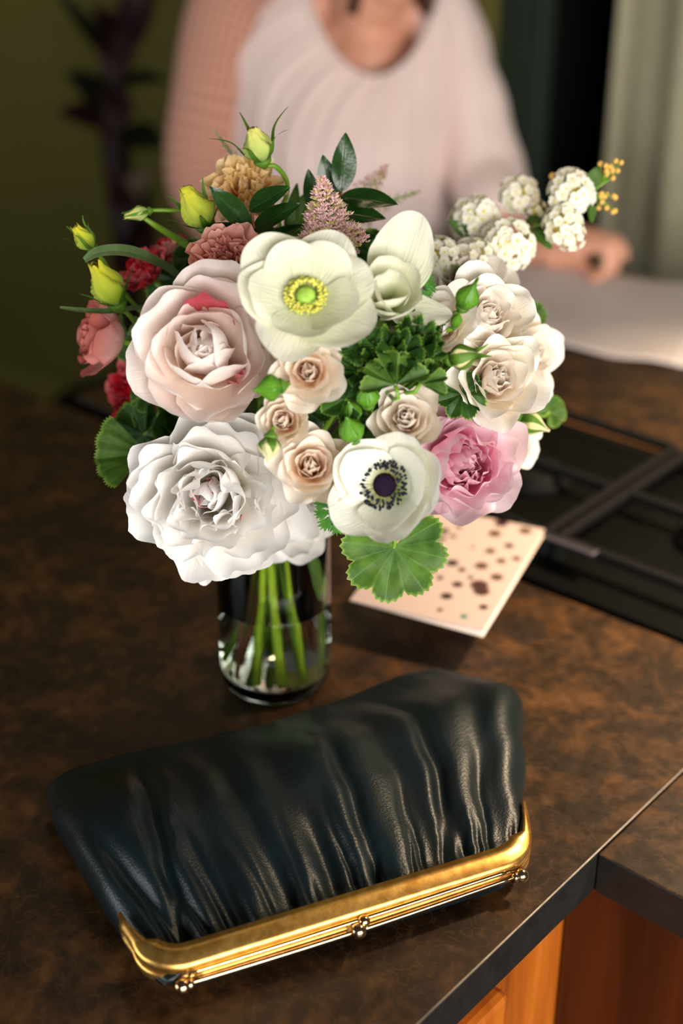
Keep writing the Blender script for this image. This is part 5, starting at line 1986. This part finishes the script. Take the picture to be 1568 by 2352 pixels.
for f, r in zip(fing, (0.0078, 0.0088, 0.0090, 0.0088)):
    chain(b, f, [r * 1.12, r * 1.02, r * 0.95, r * 0.80], 10, 4)
chain(b, [L_WR * 0.6 + K[3] * 0.4 + Vector((0, -0.008, -0.004)), at_y(1310, 598, 1.985), at_y(1345, 618, 1.955), at_z(1366, 640, CT + 0.012)], [0.015, 0.0115, 0.0100, 0.0080], 10, 4)
# right hand resting out of sight behind the bouquet
d = Vector((0.75, -0.62, -0.06)).normalized()
sd = Vector((0.62, 0.75, 0))
for q, ln in ((-0.026, 0.062), (-0.009, 0.072), (0.009, 0.076), (0.026, 0.068)):
    k0 = R_WR + d * 0.085 + sd * q
    chain(b, [R_WR, R_WR + d * 0.045 + sd * q * 0.8, k0], [0.021, 0.015, 0.011], 10)
    chain(b, [k0, k0 + d * ln * 0.5 + Vector((0, 0, 0.004)), k0 + d * ln + Vector((0, 0, -0.010))], [0.0095, 0.0088, 0.0070], 10, 4)
chain(b, [R_WR + d * 0.02 - sd * 0.02, R_WR + d * 0.055 - sd * 0.045, R_WR + d * 0.085 - sd * 0.055], [0.014, 0.0105, 0.0078], 10, 4)
body = link('body', b.mesh('body', M['skin']), person)
rm = body.modifiers.new('merge', 'REMESH')
rm.mode = 'VOXEL'
rm.voxel_size = 0.0045
rm.use_smooth_shade = True
sm = body.modifiers.new('soften', 'SMOOTH')
sm.factor = 0.5
sm.iterations = 4

# eyes, lips, hair
for s in (-1, 1):
    m = MB()
    m.ball(pinv @ hpt(0.031 * s, 0.0675, 0.004), 0.0118, 14, 10)
    e = link('eye', m.mesh('eye', M['eye']), person)
    m = MB()
    m.ball(pinv @ hpt(0.031 * s, 0.0760, 0.003), 0.0048, 12, 8)
    link('iris', m.mesh('iris', M['iris']), e)
m = MB()
m.tube([pinv @ hpt(-0.022 + 0.044 * k / 8, 0.0885 - 0.010 * abs(k / 4 - 1) ** 2, -0.060) for k in range(9)], [0.0006, 0.003, 0.004, 0.0045, 0.0045, 0.0045, 0.004, 0.003, 0.0006], 8)
link('lips', m.mesh('lips', M['lip']), person)
m = MB()
rows = []
for j in range(17):
    th = PI * 0.74 * j / 16
    row = []
    for i in range(40):
        az = 2 * PI * i / 40
        fr = math.sin(az)                         # 1 at the face
        lim = min(1, 1 - 0.46 * max(0, fr) ** 0.8 * sstep(0.2, 0.6, max(0, fr)))
        t2 = th * lim
        wob = 1 + 0.035 * math.sin(az * 11 + j * 0.5) + 0.02 * math.sin(az * 23 - j * 0.4)
        row.append(pinv @ hpt(0.090 * wob * math.sin(t2) * math.cos(az), -0.012 + 0.104 * wob * math.sin(t2) * math.sin(az), 0.034 + 0.100 * wob * math.cos(t2)))
    rows.append(row)
last = rows[-1]
for k in range(1, 8):
    row = []
    for i in range(40):
        az = 2 * PI * i / 40
        w_ = 1 - sstep(0.0, 0.45, math.sin(az))
        out = 0.010 * math.sin(k * 0.9) * (1 + 0.5 * math.sin(az * 9))
        row.append(last[i] + Vector((math.cos(az) * out * w_, -math.sin(az) * out * w_, -0.017 * k * w_)))
    rows.append(row)
m.grid(rows, None, 0, True)
o = link('hair', m.mesh('hair', M['hair']), person)
so = o.modifiers.new('thick', 'SOLIDIFY')
so.thickness = 0.012


# blouse: body of the garment with a scooped gathered neckline
def blouse():
    NT_, NH = 220, 46
    rows = []
    low = [(0.60, 0.0, 2.40, 0.205, 0.170), (0.74, 0.0, 2.395, 0.195, 0.168), (0.86, 0.0, 2.385, 0.192, 0.170), (0.96, 0.0, 2.37, 0.190, 0.178), (1.04, 0.0, 2.365, 0.190, 0.175)]
    for j in range(NH + 1):
        row = []
        f = j / NH
        for i in range(NT_):
            th = 2 * PI * i / NT_
            c, s = math.cos(th), math.sin(th)          # s = -1 is the front
            front = max(0, -s)
            # neckline
            zN = 1.292 - 0.148 * front ** 1.3
            nx, ny = 0.050 + 0.110 * c, 2.345 + (0.062 * s if s > 0 else 0.118 * s)
            if f < 0.5:
                g = f / 0.5 * (len(low) - 1)
                k = min(len(low) - 2, int(g))
                t = g - k
                z, cx, cy, a, bb = (low[k][q] + (low[k + 1][q] - low[k][q]) * t for q in range(5))
                x, y = cx + a * c, cy + bb * s
            else:
                g = (f - 0.5) / 0.5
                z0, cx, cy, a, bb = low[-1]
                z = z0 + (zN - z0) * (1 - (1 - g) ** 1.25)
                side = abs(c)
                gg = g ** (1.3 + 2.6 * side ** 2)
                x = (cx + a * c) * (1 - gg) + nx * gg
                y = (cy + bb * s) * (1 - gg) + ny * gg
            # bust
            for bxp in (-0.075, 0.09):
                d2 = ((x - bxp) / 0.085) ** 2 + ((z - 1.02) / 0.085) ** 2
                if s < 0:
                    y -= 0.045 * math.exp(-d2)
            # pleats falling from the neckline
            am = (0.0030 + 0.0022 * sstep(0.5, 0.9, f)) * (0.35 + 0.65 * front)
            wv = am * (math.sin(46 * th + 1.2 * math.sin(5 * th)) + 0.7 * math.sin(19 * th + 0.8 + f * 2))
            x += wv * c
            y += wv * s
            row.append(pinv @ Vector((x, y, z)))
        rows.append(row)
    m = MB()
    m.grid(rows, None, 0, True)
    o = link('blouse', m.mesh('blouse', M['blouse']), person)
    so = o.modifiers.new('thick', 'SOLIDIFY')
    so.thickness = 0.002
    # neck binding
    m = MB()
    pts = []
    for i in range(91):
        th = 2 * PI * i / 90
        c, s = math.cos(th), math.sin(th)
        pts.append(pinv @ Vector((0.050 + 0.110 * c, 2.345 + (0.062 * s if s > 0 else 0.118 * s), 1.293 - 0.148 * max(0, -s) ** 1.3)))
    m.tube(pts, 0.0055, 8, caps=False)
    link('neck_binding', m.mesh('neck_binding', M['blouse']), o)
    # puffed left sleeve
    m = MB()
    P = [Vector((0.105, 2.375, 1.245)), L_SH + Vector((0.006, 0, 0.012)), L_SH * 0.55 + L_EL * 0.45 + Vector((0.012, 0, 0)), L_EL + Vector((0.004, -0.01, 0.005)), L_EL * 0.55 + L_WR * 0.45, L_EL * 0.4 + L_WR * 0.6]
    m.tube([pinv @ p for p in smooth_line(P, 7)], interp_r([0.035, 0.058, 0.060, 0.064, 0.052, 0.040], 7), 40)
    for v in range(len(m.v)):
        x, y, z = m.v[v]
        n = noise.noise(Vector((x * 30, y * 30, z * 9))) * 0.006
        m.v[v] = (x + n, y - n, z)
    sl = link('sleeve', m.mesh('sleeve', M['blouse']), o)


def smooth_line(P, sub):
    Q = []
    E_ = [P[0] * 2 - P[1]] + P + [P[-1] * 2 - P[-2]]
    for i in range(len(P) - 1):
        for k in range(sub):
            t = k / sub
            a, b_, c, d_ = E_[i], E_[i + 1], E_[i + 2], E_[i + 3]
            Q.append(0.5 * ((2 * b_) + (c - a) * t + (2 * a - 5 * b_ + 4 * c - d_) * t * t + (3 * b_ - a - 3 * c + d_) * t ** 3))
    Q.append(P[-1])
    return Q


def interp_r(r, sub):
    out = []
    for i in range(len(r) - 1):
        for k in range(sub):
            out.append(r[i] + (r[i + 1] - r[i]) * k / sub)
    out.append(r[-1])
    return out


blouse()
# knit cardigan over the right shoulder and arm
m = MB()
P = [Vector((-0.062, 2.385, 1.262)), Vector((-0.125, 2.385, 1.235)), R_SH + Vector((-0.002, -0.012, -0.010)), R_SH * 0.55 + R_EL * 0.45 + Vector((-0.006, -0.01, 0)), R_EL + Vector((0.004, 0, 0)), R_EL * 0.5 + R_WR * 0.5, R_EL * 0.15 + R_WR * 0.85]
m.tube([pinv @ p for p in smooth_line(P, 8)], interp_r([0.060, 0.074, 0.080, 0.075, 0.068, 0.056, 0.042], 8), 44)
card_ = link('cardigan', m.mesh('cardigan', M['knit']), person)
# trousers
m = MB()
for s in (-1, 1):
    P = [Vector((0.085 * s, 2.42, 0.67)), Vector((0.11 * s, 2.20, 0.668)), Vector((0.11 * s, 2.045, 0.660)), Vector((0.105 * s, 2.09, 0.50)), Vector((0.09 * s, 2.165, 0.27))]
    m.tube([pinv @ p for p in smooth_line(P, 6)], interp_r([0.100, 0.088, 0.075, 0.066, 0.055], 6), 20)
link('trousers', m.mesh('trousers', M['trousers']), person)

# stool under her
M['stool_wood'] = plain('dark_stool_wood', (40, 26, 16), 0.5, var=0.25, scale=30)
st = empty('bar_stool', 'dark wooden bar stool the woman sits on', 'stool', Matrix.Translation((0.0, 2.42, 0)))
m = MB()
m.lathe([(0.001, 0.548), (0.165, 0.548), (0.178, 0.556), (0.178, 0.572), (0.165, 0.584), (0.001, 0.586)], 36, caps=False)
link('seat', m.mesh('seat', M['stool_wood']), st)
for k in range(4):
    a = PI / 4 + k * PI / 2
    m = MB()
    m.tube([(0.11 * math.cos(a), 0.11 * math.sin(a), 0.55), (0.19 * math.cos(a), 0.19 * math.sin(a), 0.0)], 0.016, 10)
    link('leg', m.mesh('leg', M['stool_wood']), st)
for k in range(4):
    a, c = PI / 4 + k * PI / 2, PI / 4 + (k + 1) * PI / 2
    m = MB()
    m.tube([(0.165 * math.cos(a), 0.165 * math.sin(a), 0.175), (0.165 * math.cos(c), 0.165 * math.sin(c), 0.175)], 0.010, 8)
    link('footrest', m.mesh('footrest', M['stool_wood']), st)


# ------------------------------------------------------------------ tall dark-leaved plant against the olive wall
M['burg'] = leaf_mat('burgundy_leaf', (26, 8, 12), (44, 12, 18), (60, 24, 24), (40, 14, 16), 0.5, thin=0.05)
M['burg_green'] = leaf_mat('blackish_green_leaf', (12, 18, 12), (22, 28, 18), (40, 44, 28), (20, 26, 16), 0.5, thin=0.05)
M['pale_leaf'] = leaf_mat('grey_pink_leaf', (92, 86, 66), (112, 96, 80), (120, 110, 90), (110, 90, 80), 0.6, thin=0.1)
M['pot'] = plain('dark_clay_pot', (34, 24, 20), 0.7, var=0.2, scale=20)


def floor_plant():
    y0 = 2.92
    base = at_y(300, 1150, y0)
    base = Vector((base.x, y0, 0.0))
    root = empty('floor_plant', 'tall potted plant with blackish burgundy leaves against the olive wall', 'plant', Matrix.Translation(base))
    inv = root.matrix_world.inverted()
    m = MB()
    m.lathe([(0.001, 0.0), (0.12, 0.0), (0.155, 0.26), (0.168, 0.27), (0.168, 0.30), (0.150, 0.30), (0.145, 0.27), (0.001, 0.27)], 32, caps=False)
    link('pot', m.mesh('pot', M['pot']), root)
    m = MB()
    tr = [Vector((base.x, y0, 0.26)), at_y(300, 760, y0), at_y(285, 520, y0), at_y(262, 300, y0), at_y(268, 120, y0), at_y(310, -40, y0)]
    m.tube([inv @ p for p in smooth_line(tr, 5)], interp_r([0.022, 0.024, 0.028, 0.030, 0.026, 0.014], 5), 10)
    link('trunk', m.mesh('trunk', M['burg']), root)
    for b0, t0, w, mt in (((262, 260), (165, 160), 95, 'burg_green'), ((262, 280), (140, 250), 80, 'burg'), ((265, 120), (225, 10), 80, 'burg'), ((280, 110), (345, -60), 105, 'burg'),
                          ((255, 140), (140, -30), 50, 'burg_green'), ((280, 300), (372, 330), 90, 'burg_green'), ((275, 180), (380, 175), 50, 'burg_green'), ((285, 420), (345, 480), 70, 'burg'),
                          ((290, 480), (330, 390), 80, 'pale_leaf'), ((295, 560), (300, 660), 90, 'burg'), ((290, 500), (352, 580), 90, 'burg'), ((268, 200), (250, 320), 90, 'burg'), ((285, 400), (278, 545), 80, 'burg'), ((272, 60), (262, 190), 90, 'burg')):
        B, T_ = at_y(b0[0], b0[1], y0 - 0.03), at_y(t0[0], t0[1], y0 - 0.10)
        leaf_between(root, B, T_, met(w, B), mt, facing((0.2, 0.4, 1)), 0.12, 0.2, b0[0], 0.0)


floor_plant()
